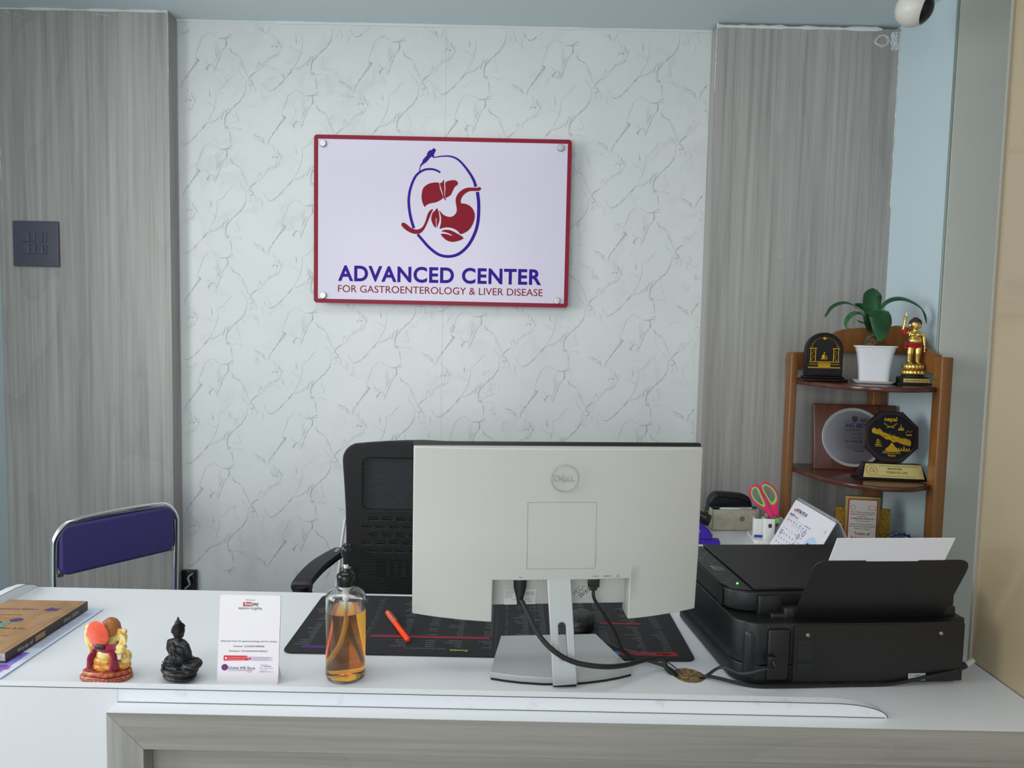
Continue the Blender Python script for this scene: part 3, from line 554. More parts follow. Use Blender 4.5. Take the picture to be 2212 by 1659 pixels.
# ================================================================== desk mat, mouse, pen
dm = thing('desk_mat', 'long black desk mat printed with shortcut lists under the monitor', 'mat', (-.035, 1.545, DZ))
MWd, MHt = .835, .318
M().shp([rrect(MWd, MHt, .020)], .003, bevel=.0008).build('mat_sheet', mat('black mat cloth', '1d1d20', .75, bump=(1200, .3, .0004)), dm)
q = M(); st = rrect(MWd-.008, MHt-.008, .017, 6); st = st+[st[0]]
pp = []
for i in range(len(st)-1):
    a, b = Vector(st[i]), Vector(st[i+1]); n = max(1, int((b-a).length/.003)); pp += [a.lerp(b, t/n) for t in range(n)]
for i in range(0, len(pp)-1): 
    d = (pp[(i+1) % len(pp)]-pp[i]); 
    if i % 2 == 0: q.box((-.0009, -.0004, 0), (.0009, .0004, .0006), TR(pp[i].x, pp[i].y, .0029) @ Matrix.Rotation(math.atan2(d.y, d.x), 4, 'Z'))
q.build('edge_stitching', mat('dark stitching', '3d3d44', .8), dm, smooth=False)
UP = TR(0, 0, .0031) @ RZ(180)             # printing reads from the operator's side
def bar(x0, x1, y0, y1, colr, nm):
    m_ = M().box((x0, y0, 0), (x1, y1, .0002), TR(0, 0, .0031)); return m_.build('printed_band', mat(nm, colr, .7), dm, smooth=False)
bar(-.385, -.262, -.137, -.125, '4a2470', 'violet print'); bar(-.255+.0, .0-.0, -.078, -.068, '8c1f3c', 'crimson print')
bar(.02, .09, -.137, -.122, '3c8a3e', 'green print'); bar(.222, .268, -.139, -.124, '3c68b0', 'blue print'); bar(.270, .385, -.141, -.124, '98202c', 'red print'); bar(.245, .337, .015, .022, '98202c', 'red print')
def mt(t, x, y, h, w=None, **k): qq.text(t, -x, -y, h, w, UP, **k)
cuts = ['Copy', 'Cut', 'Paste', 'Duplicate', 'All', 'Undo', 'Repeat', 'Select All', 'Find', 'Replace', 'New', 'Print', 'Merge Layers', 'Color Balance', 'Hide', 'Underline', 'Hyperlink', 'Save', 'Open', 'Close', 'Exit', 'Import', 'Export', 'Zoom In', 'Zoom Out', 'Move', 'Ruler', 'Page Up', 'New Layer', 'Redo Typing', 'Feathers Selection', 'Show/Hidden', 'Visibility', 'Mask', 'Eyedropper', 'Clone Stamp', 'History Brush', 'Blur', 'Sponge', 'Dodge/Burn', 'Eraser', 'Pen']
keys = ['Ctrl+'+c_ for c_ in 'SCXVZYAFPHNOTDEBIUKJLRWGM']+['Ctrl+Alt+Z', 'Shift+A', 'Alt+F4', 'Ctrl+Shift+S', 'F2', 'Ctrl+Enter']
qq = M()
random.seed(11)
for x_, ks in ((.378, keys), (.325, cuts), (.255, keys), (.215, cuts), (.165, keys), (.120, cuts), (.082, cuts), (.036, list('VMLWCBSRYEOTPAUH')), (.004, keys), (-.06, cuts), (-.118, keys), (-.175, cuts), (-.262, list('ICZXHHMBV')+['EX', 'HH', 'PO', 'XL', 'FI']), (-.300, cuts), (-.372, cuts)):
    y_ = -.118
    while y_ < .145:
        skip = any(a <= x_ <= b+.03 and c_-.004 < y_ < d_+.001 for a, b, c_, d_ in ((-.255, .0, -.082, -.064), (.245, .337, .011, .024)))
        if not skip and random.random() < .93: mt(random.choice(ks), x_, y_, .0042)
        y_ += .0098
mt('office', .372, -.129, .008, .030, bold=.01); mt('Windows shortcuts (keyboard) step / log', -.09, -.128, .0035)
qq.build('printed_lettering', mat('pale print', '8d8f96', .7), dm)
qq = M(); mt('Pruvict', -.045, -.131, .008, .036, bold=.02); qq.build('brand_lettering', mat('yellow print', 'c9d060', .7), dm)
q = M(UP)
for x_ in (.262, .190, .10, .012, -.115, -.258): q.box((-x_-.0003, -.145, 0), (-x_+.0003, .14, .0001))
for y_ in (.060, .09): q.box((.0, y_, 0), (.256, y_+.0004, .0001))
q.build('printed_rules', mat('grey print', '55565c', .7), dm, smooth=False)

mu = thing('computer_mouse', 'black wired computer mouse on the mat behind the monitor stand', 'mouse', (.163, 1.545, DZ+.003), -14)
q = M(); vs = []; fs = []; nn, mm = 20, 12
for i in range(mm+1):
    v_ = i/mm; 
    for j in range(nn):
        t = 2*PI*j/nn; hx = .031*(1-.10*math.sin(t)); r_ = math.sin(PI/2*v_)
        vs.append((hx*math.cos(t)*r_**.7, .055*math.sin(t)*r_**.7, .031*(1-v_**2.2)**.6*(1-.25*(math.sin(t)*r_-.0)**2)))
for i in range(mm):
    for j in range(nn): fs.append((i*nn+j, i*nn+(j+1) % nn, (i+1)*nn+(j+1) % nn, (i+1)*nn+j))
fs.append(tuple(mm*nn+j for j in range(nn)))
q.add(vs, fs).build('body', M_BLACK, mu, angle=60)
M(RY(90)).cyl((-.0265, -.033, -.003), (-.0265, -.033, .003), .006).build('scroll_wheel', M_BLACKM, mu)
M().tube([(0, -.0535, .005), (0, -.045, .020), (0, -.02, .0290), (0, .01, .0308)], .0007, 6).build('button_gap', M_DARK, mu)
mw = mu.location
P3 = [Vector((.150, 1.500, DZ+.006)), on_y(1285, 1362, 1.475), Vector((.235, 1.43, DZ+.006)), Vector((.300, 1.375, DZ+.014)), hole+Vector((.002, .016, .004)), hole+Vector((.012, .006, -.02)), hole+Vector((.02, .006, -.05))]
P3[1].z = DZ+.006
M().tube([Matrix.Rotation(math.radians(14), 4, 'Z') @ (p-mw) for p in catmull(P3, 8)], .0014, 6).build('cord', mat('grey cord', '3c3c40', .5), mu)

a = on_y(838, 1330, 1.60); PA = Vector((-.275, 1.588, DZ+.0085)); PB = Vector((-.205, 1.440, DZ+.0085))
L_ = (PB-PA).length
pn = thing('highlighter_pen', 'bright orange capped pen lying on the black mat', 'pen', PA, math.degrees(math.atan2(PB.y-PA.y, PB.x-PA.x)))
M_ORG = mat('bright orange plastic', 'ff4a10', .3, trans=.0, emit=None)
M(RY(90)).lathe([(.0055, L_*.40), (.0058, L_*.42), (.0058, L_-.012), (.0050, L_-.004), (.0035, L_), (0, L_)], 20).build('barrel', M_ORG, pn)
M(RY(90)).lathe([(.0045, 0), (.0062, .004), (.0065, .02), (.0063, L_*.42), (.0052, L_*.42)], 20).build('cap', mat('clear orange cap', 'ff7a58', .12, trans=.35), pn)
M().rbox((.004, .0062, -.0012), (.050, .0085, .0012), .0006).build('clip', mat('clear clip', 'd0a8a0', .1, trans=.5), pn)

# ================================================================== sanitiser bottle
bo = thing('sanitiser_bottle', 'clear pump bottle half filled with orange liquid at the desk front', 'bottle', (-.303, 1.300, DZ))
R_ = .0368; M_CLEAR = mat('clear PET', 'ffffff', .03, trans=1, ior=1.45)
pf = [(.0001, .003), (.02, .002), (.030, .0), (.0345, .002), (R_, .009), (R_, .154), (R_-.0008, .159), (R_-.004, .1635), (R_-.009, .1665), (.022, .1695), (.0165, .171), (.0150, .172), (.0150, .186)]
inn = [(r-.0008, z+(.0012 if z < .02 else -.0008 if z < .1715 else 0)) for r, z in pf[1:]][::-1]
M().lathe(pf+inn+[(.0001, .0042)], 56).build('clear_body', M_CLEAR, bo, angle=50)
zl = .130
M_LIQ = mat('orange liquid', 'ffab14', .0, trans=1, ior=1.34)
nt = M_LIQ.node_tree; va = nt.nodes.new('ShaderNodeVolumeAbsorption'); va.inputs['Color'].default_value = (1.0, .77, .0, 1); va.inputs['Density'].default_value = 44; nt.links.new(va.outputs[0], nt.nodes['Material Output'].inputs['Volume'])
nt.nodes['Principled BSDF'].inputs['Base Color'].default_value = (1, .97, .85, 1)
M().lathe([(.0001, .0046), (.028, .004), (.0330, .0045), (R_-.0004, .0098), (R_-.0004, zl), (.0001, zl)], 56).build('liquid', M_LIQ, bo, angle=50)
dt = [(0, 0, .186), (0, 0, .135), (.0, .002, .11), (-.006, .004, .075), (-.016, .004, .045), (-.027, .002, .022)]
M_TUBE = mat('milky tube', 'f2ecd8', .3, trans=.3)
M().tube(catmull(dt, 8), .0035, 12).build('dip_tube', M_TUBE, bo)
M().lathe([(.006, .148), (.0065, .165), (.012, .168), (.012, .1855), (.001, .1855)], 24).build('pump_body', mat('white pump', 'f0eee8', .35), bo)
M().lathe([(.0168, .176), (.0172, .178), (.0172, .194), (.0165, .196), (.0125, .2005), (.0105, .2015), (.0105, .207), (.0095, .2085), (.003, .2085)], 32).build('collar', M_BLACKG, bo)
M().cyl((0, 0, .205), (0, 0, .220), .0042).build('plunger', M_WHITEP, bo)
q = M(); q.lathe([(.0055, .216), (.006, .226), (.0085, .232), (.0095, .240), (.0095, .2455), (.0075, .250), (.003, .2545), (.0, .2552)], 24)
q.tube([(0, 0, .2415), (.0, .012, .2425), (.0, .030, .240), (0, .036, .235)], [.0085, .0075, .005, .0042], 12); q.build('pump_head', M_BLACKG, bo)

# ================================================================== payment card stand
ca = thing('payment_card_stand', 'white payment card standee printed with bank and account text at desk front', 'card', (-.4745, 1.262, DZ), 1)
cw, chh = .1115, .160; lean = -7
CT = RX(lean)
M(CT).shp([rrect(cw, chh, .004, 5, 0, chh/2)], .003, TR(0, .003, 0) @ FRONT).build('card_panel', mat('card white', 'ebe6ea', .3), ca)
M().box((-.046, .003, 0), (.050, .034, .002)).add([(.0495,.004,0),(.0495,.034,0),(.0495,.010,.05),(.0515,.004,0),(.0515,.034,0),(.0515,.010,.05)], [(0,1,2),(3,5,4),(0,3,4,1),(1,4,5,2),(2,5,3,0)]).build('back_support', M_WHITEP, ca)
C0 = CT @ TR(0, -.0002, 0) @ FRONT
def cz(py): return (1478-py)/187*chh     # heights measured down the card
def cxm(px): return (px-539)/129*cw
q = M(C0); q.text('We Accept', 0, cz(1302), .0022, .017, align='CENTER'); q.text('pay', cxm(544), cz(1312), .0060, .011, bold=.015)
q.text('स्क्यान गर्नुहोस्', 0, cz(1321), .0036, .044, align='CENTER')
q.text('Advanced center for gastroenterology and liver disease', 0, cz(1390), .0031, .103, align='CENTER'); q.text('Terminal : 2222030014909498', 0, cz(1401), .0033, .057, align='CENTER'); q.text('Bank Branch : OLD BANESHWOR BRANCH', 0, cz(1411), .0030, .070, align='CENTER')
q.build('black_lettering', M_INK, ca)
M(C0).shp([rrect(.0155, .0075, .0006, 3, cxm(533), cz(1310))], .0002).build('red_logo_tile', M_RED, ca)
M(C0 @ TR(0, 0, .0003)).text('fone', cxm(527), cz(1312), .0052, .0125, bold=.02).build('white_lettering', M_WHITEP, ca)
M(C0).shp([[(cxm(487), cz(1419)), (cxm(536), cz(1419)), (cxm(541), cz(1429)), (cxm(487), cz(1430))]], .0002).build('red_band', mat('signal red', 'd81f34', .4), ca)
M(C0).shp([[(cxm(538), cz(1420)), (cxm(590), cz(1421)), (cxm(590), cz(1430)), (cxm(543), cz(1430))]], .0001).build('grey_band', mat('pale grey print', 'cfcbd8', .5), ca)
q = M(C0 @ TR(0, 0, .0002)); q.text('scan the code with your mobile', cxm(497), cz(1424), .0016, .036).text('banking app to pay', cxm(497), cz(1428), .0016, .030); q.shp([oval(.002, .002, 16, cxm(492), cz(1424.5))], .0001); q.build('band_lettering', M_WHITEP, ca)
q = M(C0 @ TR(0, 0, .0002)); q.text('download the app and register', cxm(546), cz(1424), .0016, .034).text('to get started', cxm(546), cz(1428), .0016, .028); q.shp([oval(.002, .002, 16, cxm(542.5), cz(1425))], .0001); q.build('band_lettering', M_RED, ca)
q = M(C0); q.text('Global IME Bank', cxm(497), cz(1448), .0052, .050).shp([oval(.0058, .0058, 28, cxm(490), cz(1444))], .0002).text('Nepal Ltd.', cxm(538), cz(1454), .0014).text('GLOBAL IME BANK LIMITED', cxm(497), cz(1451.5), .0012, .02)
q.text('977-4244475', cxm(566), cz(1442), .0020, .019, bold=.01).text('0011 | 2040 | 2050', cxm(563), cz(1446), .0014, .025).text('info@globalimebank.com', cxm(563), cz(1453), .0014, .026)
q.build('blue_lettering', mat('navy print', '2a2a80', .4), ca)
q = M(C0 @ TR(0, 0, .0003)); q.box((cxm(519), cz(1450.6), 0), (cxm(550), cz(1449.8), .0001)).text('contact', cxm(566), cz(1438), .0013, .013).text('email', cxm(567), cz(1449.5), .0013, .010)
for k in range(4): q.shp([stroke([(cxm(486+k*.2), cz(1440.5+k*2.6)), (cxm(490), cz(1441.5+k*2.6)), (cxm(494.5), cz(1440+k*2.6))], .0009)], .0001)
q.build('red_lettering', mat('crimson mark', 'b02848', .4), ca)

# ================================================================== black Buddha figurine (seen from behind)
bu = thing('buddha_figurine', 'small black seated Buddha figurine seen from behind beside the card', 'figurine', (-.606, 1.272, DZ), -24)
q = M()
q.ball((0, .004, .008), (.034, .026, .008)).ball((0, .004, .019), (.038, .029, .010))                  # cushion
q.ball((-.020, .012, .029), (.021, .019, .010), rot=RZ(25)).ball((.021, .012, .029), (.021, .019, .010), rot=RZ(-25)).ball((0, .022, .028), (.024, .012, .008))   # crossed legs
q.ball((0, 0, .040), (.0185, .014, .018)).ball((0, 0, .056), (.0185, .0125, .018)).ball((0, .001, .069), (.022, .011, .009))
q.tube([(-.018, .0, .070), (-.0235, .002, .055), (-.021, .006, .040), (-.010, .018, .034)], [.0070, .0065, .006, .005], 10)
q.tube([(.018, .0, .070), (.0245, .002, .055), (.022, .008, .040), (.026, .022, .034)], [.0068, .006, .0052, .0045], 10)
q.tube([(0, 0, .072), (0, .001, .084)], [.0075, .0065], 10).ball((0, .002, .092), (.0105, .0115, .0135))
q.ball((-.0105, .002, .088), (.0018, .003, .007)).ball((.0105, .002, .088), (.0018, .003, .007))
q.ball((0, .013, .090), (.0015, .002, .004))
q.build('body', mat('black resin', '131316', .38, bump=(300, .3, .0006)), bu, blob=(.0011, 3))
q = M()
for i in range(150):                        # snail curls
    z_ = 1-1.15*i/150; t = i*2.39996; r_ = math.sqrt(max(0, 1-z_*z_)); v_ = Vector((r_*math.cos(t)*.0112, r_*math.sin(t)*.0122, z_*.0140))
    if v_.y > .003 and v_.z < .006: continue
    q.ball((v_.x, v_.y+.002, v_.z+.0925), .0013, n=6, m=4)
q.ball((0, .001, .107), (.0062, .0062, .0052)).lathe([(.003, .110), (.0025, .114), (.001, .118), (0, .119)], 10, TR(0, .001, 0))
q.build('hair', mat('black resin'  , '131316'), bu)
q = M()
for a, b in (((-.004, .074), (.012, .040)), ((-.008, .074), (.004, .036))):
    q.tube(catmull([(a[0], -.0105, a[1]), ((a[0]+b[0])/2+.003, -.0155, (a[1]+b[1])/2+.004), (b[0], -.0150, b[1])], 6), .0009, 6)
q.tube(catmull([(-.014, -.0095, .072), (-.003, -.0115, .0755), (.004, -.0105, .066), (.010, -.0135, .056), (.018, -.010, .050)], 6), .0011, 6)
q.tube(catmull([(-.030, -.006, .028), (-.014, -.021, .024), (.006, -.023, .025), (.030, -.010, .027)], 6), .0012, 6).tube(catmull([(-.028, -.010, .033), (-.008, -.019, .030), (.018, -.019, .031)], 6), .001, 6)
for s_ in range(-3, 4): q.tube([(-.030+s_*.002, .004+s_*.003, .014), (-.036, .004+s_*.003, .024)], .0011, 5)
q.build('robe_folds', mat('black resin', '131316'), bu)

# ================================================================== elephant-headed deity figurine (from behind)
ga = thing('deity_figurine', 'small painted deity figurine with orange halo, crimson shawl and yellow body', 'figurine', (-.738, 1.275, DZ), -12)
M_YEL = mat('cream yellow paint', 'ead98a', .3, coat=.4, var=('d8932a', 60, .5, .62)); M_CRIM = mat('crimson paint', '9c1440', .28, coat=.5, bump=(260, .5, .001)); M_RB = mat('red gold base paint', 'a83c38', .3, coat=.5, var=('c98a30', 150, .5, .6), bump=(300, .6, .0012))
q = M()
q.shp([[(-.043,-.020),(-.030,-.027),(.022,-.027),(.044,-.004),(.044,.012),(.030,.026),(-.030,.026),(-.043,.012)]], .010, bevel=.0025)
q.shp([[(-.040,-.016),(-.028,-.024),(.020,-.024),(.042,-.002),(.042,.012),(.028,.024),(-.028,.024),(-.040,.012)]], .008, TR(0, 0, .010), bevel=.0025); q.build('base', M_RB, ga)
q = M(); q.ball((-.002, .0, .024), (.027, .019, .011)).ball((.024, .008, .024), (.018, .013, .008)).ball((-.004, -.002, .034), (.021, .016, .012))
q.build('lower_robe', mat('orange ochre paint', 'c87a20', .3, coat=.4, var=('e3b048', 90, .45, .6), bump=(200, .5, .0012)), ga, blob=(.0012, 2))
q = M(); q.ball((-.002, 0, .045), (.0185, .0145, .016)).ball((0, .001, .062), (.024, .014, .010)).ball((.0, .004, .080), (.015, .013, .015))
q.ball((-.020, .001, .082), (.013, .004, .013), rot=RY(20)).ball((.021, .001, .083), (.016, .0045, .012), rot=RY(-25))
q.tube(catmull([(-.018, 0, .064), (-.032, -.001, .058), (-.039, -.001, .070), (-.040, .0, .086)], 5), [.0068]*15+[.005], 10)
q.tube(catmull([(-.024, .0, .058), (-.036, .001, .052), (-.031, .004, .040)], 5), .0055, 10)
q.tube(catmull([(.018, 0, .064), (.029, -.001, .060), (.033, .001, .072), (.034, .002, .084)], 5), [.0068]*15+[.005], 10)
q.tube(catmull([(.022, -.002, .056), (.030, -.003, .053), (.040, -.003, .066)], 5), .0055, 10)
q.ball((-.040, 0, .091), (.0062, .005, .006)).ball((.0345, .002, .090), (.0062, .005, .006))
for f_ in range(5): q.tube([(.039+f_*.0011-.001, -.003, .068), (.041+f_*.0012-.003, -.0045, .080+(.002 if 0 < f_ < 4 else -.001))], .0015, 6)
q.tube([(.037, -.003, .068), (.0345, -.006, .073)], .0016, 6)
q.ball((.032, .010, .038), (.009, .010, .014))
q.build('body', M_YEL, ga, blob=(.0011, 2))
q = M()
for k in range(9):
    z_ = .056+k*.0017; rr = 1-.1*abs(k-4)/4
    q.tube([(.0272*rr*math.cos(t)-.001, .0165*rr*math.sin(t), z_+.002*math.sin(t*2)) for t in [PI*2*i/24 for i in range(25)]], .0016, 6, cap=False)
q.build('shawl', M_CRIM, ga)
for s_ in (-1, 1):
    q = M()
    for k in range(4): q.tube(catmull([(s_*.017, -.002-k*.004, .056), (s_*(.022+.001*k), -.005-k*.004, .042), (s_*(.026-.001*k), -.007-k*.004, .022)], 5), [.0022]*4+[.0028]*4+[.0036]*3, 8)
    q.build('drapery', M_CRIM, ga)
M(TR(-.0055, -.0145, .0885) @ RX(96)).lathe([(.0, -.002), (.0185, -.002), (.0205, 0), (.0198, .0025), (.014, .0048), (.0, .006)], 36, Matrix.Diagonal((1.12, 1.22, 1, 1))).build('halo_disc', mat('orange halo', 'ea5a3a', .3, coat=.6, var=('e0503a', 90, .5, .7)), ga)
q = M(); q.lathe([(.015, .082), (.0185, .09), (.0165, .100), (.012, .108), (.006, .112), (0, .113)], 20, TR(.006, .002, 0), sq=None)
q.build('crown', mat('bronze paint', 'a8672c', .35, coat=.3, bump=(500, 1, .002)), ga)
M().rbox((-.0115, -.0195, .0595), (.0095, -.008, .0695), .003).build('black_band', mat('black paint', '1c1c20', .35, bump=(300, .5, .001)), ga)

# ================================================================== diary and leaflets
lf = thing('leaflet', 'white printed leaflet with violet end under the brown diary', 'leaflet', (-1.04, 1.43, DZ))
M(TR(-.02, -.02, 0)).rbox((-.105, -.165, 0), (.112+.02, .168+.005, .0012), .0004, 1).build('lower_sheets', M_PAPER, lf)
M().add([(-.10,-.155,.0015),(.115,-.172,.0015),(.114,.155,.0015),(-.10,.155,.0015),(-.10,-.155,.003),(.115,-.172,.003),(.114,.155,.003),(-.10,.155,.003)], [(0,3,2,1),(4,5,6,7),(0,1,5,4),(1,2,6,5),(2,3,7,6),(3,0,4,7)]).build('upper_sheet', mat('paper blue white', 'd4dcf0', .45), lf, smooth=False)
M().add([(-.10,-.150,.0032),(.100,-.164,.0032),(.100,-.070,.0032),(-.10,-.055,.0032)], [(0,1,2,3)]).build('violet_print', mat('violet paper', '8f84d8', .45, var=('5a4aa8', 30, .5, .6)), lf)
q = M(TR(0, 0, .0034) @ RZ(90))
for k in range(16): q.text('recommended dose for adult patients and children', -.05+0*k, -.107+k*.0036, .0022, .18)
q.build('printed_text', M_INK, lf)
M(TR(0, 0, .0034) @ RZ(12)).text('Ge', -.0, -.135, .012, .02, bold=.02).text('CARE', .045, -.158, .012, .03, bold=.02).build('pink_lettering', mat('pink print', 'c050a0', .5), lf)

di = thing('diary', 'brown kraft diary with dark printed spine on the leaflets at left', 'book', (-.956, 1.315, DZ+.0032), 0)
BW, BL, BH = .178, .262, .021
M_KRAFT = mat('kraft cover', 'a98563', .55, var=('9b7853', 30, .4, .6)); M_SPINE = mat('dark brown spine', '3e3029', .5)
M().box((-BW+.002, .004, .0022), (-.004, BL-.004, BH-.0022)).build('page_block', mat('page edges', 'c8c8c6', .7, bump=(900, .8, .001)), di, smooth=False)
M().rbox((-BW, 0, BH-.0022), (0, BL, BH), .0006).build('front_cover', M_KRAFT, di)
M().rbox((-BW, 0, 0), (0, BL, .0022), .0006).build('back_cover', M_SPINE, di)
M().rbox((-.0028, 0, .0003), (.0, BL, BH-.0004), .001, T=TR(.001, 0, 0)).build('spine', M_SPINE, di)
M().box((-.010, .001, BH-.0001), (-.0085, BL-.001, BH+.0001)).build('hinge_groove', mat('kraft shadow', '7d5d40', .6), di, smooth=False)
SP = TR(.0013, 0, 0) @ Matrix(((0, 0, 1, 0), (1, 0, 0, 0), (0, 1, 0, 0), (0, 0, 0, 1)))
M(SP).text('Words of', .030, .006, .0085, .045).text('Diary 2024', .175, .0065, .0075, .050).build('spine_lettering', mat('pale print cream', 'cfc6ba', .5), di)
M(SP).shp([rrect(.030, .011, .001, 2, .098, .0105)], .0002).build('spine_patch', M_KRAFT, di)
q = M(TR(0, 0, BH)); 
q.shp([oval(.031, .026, 30, -.128, .120)], .0003); q.build('oval_print', mat('brown oval print', '5b4632', .55, var=('8b6d4a', 60, .5, .6)), di)
q = M(TR(0, 0, BH+.0004)); q.text('Wisdom', -.155, .108, .008, .034).build('oval_lettering', M_PAPER, di)
q = M(TR(0, 0, BH+.0004)); q.text('Hope & Joy', -.095, .105, .008, .06).text('peace love', -.085, .07, .005, .04).text('kindness grows slowly', -.16, .175, .005, .07).shp([stroke(oval(.045, .040, 40, -.128, .122)+[(-.083, .122)], .0006)], .0001)
q.build('script_lettering', mat('brown ink', '5c452f', .6), di)
q = M(TR(0, 0, BH+.0004)); q.shp([oval(.013, .010, 16, -.083, .150)], .0001).shp([[(-.062,.205),(-.050,.2),(-.03,.203),(-.036,.210),(-.028,.214),(-.045,.214),(-.052,.220)]], .0002).text('Ramayana Welfare', -.16, .205, .007, .085); q.build('violet_marks', mat('violet mark', '54366e', .5), di)
q = M(TR(0, 0, BH+.0005)); q.shp([[(-.118,.118),(-.098,.135),(-.078,.140),(-.096,.124),(-.080,.112),(-.100,.114),(-.112,.100)]], .0002); q.build('butterfly_print', mat('teal print', '5d9a94', .5), di)
q = M(TR(0, 0, BH+.0005))
for k in range(7): q.shp([oval(.006, .003, 10, -.155+k*.011, .094-.001*k, k*.8)], .0002)
q.build('petal_print', mat('yellow petals', 'b8a030', .5), di)
M(TR(0, 0, 0)).tube([(-.015, .002, .012), (-.02, -.004, .011), (-.035, -.006, .008)], .0022, 6).build('ribbon_marker', M_BLACKM, di)

# ================================================================== printer
pr = thing('printer', 'bulky black multifunction printer at the right end of the desk', 'printer', (.427, 1.285, DZ), 4.6)
PW, PD = .462, .345
pl = [(.004,.045)]+[(.052-.048*math.cos(t), .050-.048*math.sin(t)) for t in [math.radians(a) for a in (15,35,55,75,90)]]+[(PW-.03,.0),(PW-.03,.02),(PW,.02),(PW,PD-.02),(PW-.02,PD),(.02,PD),(0,PD-.02)]
pl = [(a, b) for a, b in pl]
low = [(a if a < PW-.01 else PW-.012, b) for a, b in pl]
M().shp([low], .036, TR(0, 0, .004), bevel=.0015).build('lower_body', M_BLACK, pr)
M().shp([pl], .080, TR(0, 0, .041), bevel=.003).build('upper_body', M_BLACK, pr)
sc2 = [(.004,.085)]+[(.064-.060*math.cos(t), .098-.045*math.sin(t)) for t in [math.radians(a) for a in (10,30,50,70,90)]]+[(PW,.053),(PW,PD),(0,PD)]
M().shp([sc2], .040, TR(0, 0, .1225), bevel=.004).build('scanner_unit', M_BLACK, pr)
M().shp([[(.055,.060),(PW-.002,.060),(PW-.002,PD-.002),(.055,PD-.002)]], .006, TR(0, 0, .163), bevel=.0012).build('scanner_lid', M_BLACK, pr)
sl = M(); sl.shp([[(.004,.095),(.016,.070),(.052,.060),(.052,PD-.004),(.004,PD-.004)]], .0035, TR(0, 0, .1625), bevel=.001); sl.build('control_panel', mat('panel black', '1b1b1e', .35), pr)
M().rbox((.018, .165, .1655), (.042, .200, .1668), .0005, 2).build('display', mat('lcd grey', '4c4e52', .2), pr)
q = M(TR(0, 0, .1663))
for k in range(14):
    y_ = .095+.017*k
    if .155 < y_ < .205: continue
    q.text(random.choice(['Copy', 'Scan', 'Wi-Fi', 'OK', '+', '- |', 'Menu', 'Stop', 'A4']), .012+.012*(k % 3), y_, .004)
q.build('panel_marking', mat('pale marking', 'a8aaac', .5), pr)
M().cyl((.036, .092, .166), (.036, .092, .1672), .0022, n=14).build('power_light', mat('green lamp', '70ff70', .3, emit=('60ff70', 3)), pr)
M().rbox((.060, .044, .118), (.110, .064, .158), .004).build('hinge', M_BLACK, pr)
M().rbox((PW-.075, .044, .118), (PW-.025, .064, .150), .004).build('hinge', M_BLACK, pr)
q = M(); q.rbox((.105, .028, .112), (PW-.012, .052, .140), .004); q.rbox((.08, .030, .105), (PW-.03, .052, .128), .003); q.build('feed_slot', M_BLACK, pr)
M().rbox((.060, -.0015, .010), (.105, .006, .112), .006).build('side_column', M_BLACK, pr)
# rear paper support leaning towards the camera
TA = math.degrees(math.atan2(.135, -.068)); 
TT = TR(.122, .036, .110) @ RX(TA)
tray = [(0,0),(.300,0),(.302,.132),(.3005,.146),(.296,.155),(.289,.160),(.279,.162),(.20,.162),(.197,.1595),(.10,.1595),(.097,.162),(.024,.162),(.013,.160),(.006,.154),(.002,.143)]
M(TT).shp([tray], .0028, bevel=.0008).build('paper_support', mat('tray black', '131316', .5, bump=(1200, .2, .0003)), pr)
M(TR(.150, .033, .110) @ RX(TA)).rbox((0, .0, -.0016), (.221, .214, .0004-.0006), .0002, 1, T=TR(0, 0, -.0012)).build('paper', M_PAPER, pr)
bpy.data.objects['paper'].name = 'paper_stack'
for x_ in (.137, PW-.062): M(TR(x_, -.0015, .100) @ RX(90)).lathe([(.0038, -.002), (.0038, .0012), (.003, .002), (0, .002)], 16).build('screw', M_STEEL, pr)
M().box((.120, -.0018, .052), (.148, .002, .090)).box((.120, -.0018, .030), (.148, .002, .046)).build('rear_vent', M_BLACKM, pr, smooth=False)
M().rbox((.112, -.0012, .006), (PW-.014, .004, .1185), .0008, 1).build('rear_cover', M_BLACK, pr)
M().rbox((.020, .004, .008), (.058, .03, .108), .012, 4).build('side_column', M_BLACK, pr)
M().box((.1095, -.0004, .006), (.1103, .002, .118)).build('panel_seam', mat('seam black', '050506', .6), pr, smooth=False)
M().rbox((.340, -.0022, .008), (.374, .002, .022), .0005, 1).build('rating_label', mat('label light', 'b8bcc0', .4), pr)
q = M(TR(.342, -.0025, .010) @ FRONT); q.text('K10483 0', 0, .007, .0035, .028).text('CHK0102472', 0, .001, .003, .030); q.build('label_printing', M_INK, pr)
M().rbox((.058, -.014, .044), (.074, .002, .064), .002).build('usb_plug', M_BLACK, pr)
up = world_of(pr, (.066, -.015, .050))
hole2 = Vector((HX+.018, HY-.006, DZ))
c = thing('usb_cable', 'black cable arching from the hole to the back of the printer', 'cable', up)
PU = [up+Vector((0, 0, .006)), up+Vector((0, -.010, -.002)), up+Vector((-.020, -.014, -.002)), up+Vector((-.060, -.008, -.014)), on_y(1560, 1441, 1.29), on_y(1530, 1457, 1.315), hole2+Vector((-.004, 0, -.012)), hole2+Vector((-.012, 0, -.05))]
M().tube(rel(c, catmull(PU, 8)), .0028, 10).build('cord', M_CABLE, c)
c = thing('printer_power_cable', 'black cable lying along the foot of the printer to its far end', 'cable', hole2)
PP = [hole2+Vector((-.010, .004, -.05)), hole2+Vector((.0, -.002, -.008)), hole2+Vector((.015, -.010, .006)), world_of(pr, (.03, -.000, .004)), world_of(pr, (.09, -.006, .004)), world_of(pr, (.20, -.006, .004)), world_of(pr, (.30, -.006, .0045)), world_of(pr, (.39, -.006, .020)), world_of(pr, (.435, -.001, .026)), world_of(pr, (.452, .004, .031))]
M().tube(rel(c, catmull(PP, 8)), .0032, 10).build('cord', M_CABLE, c)
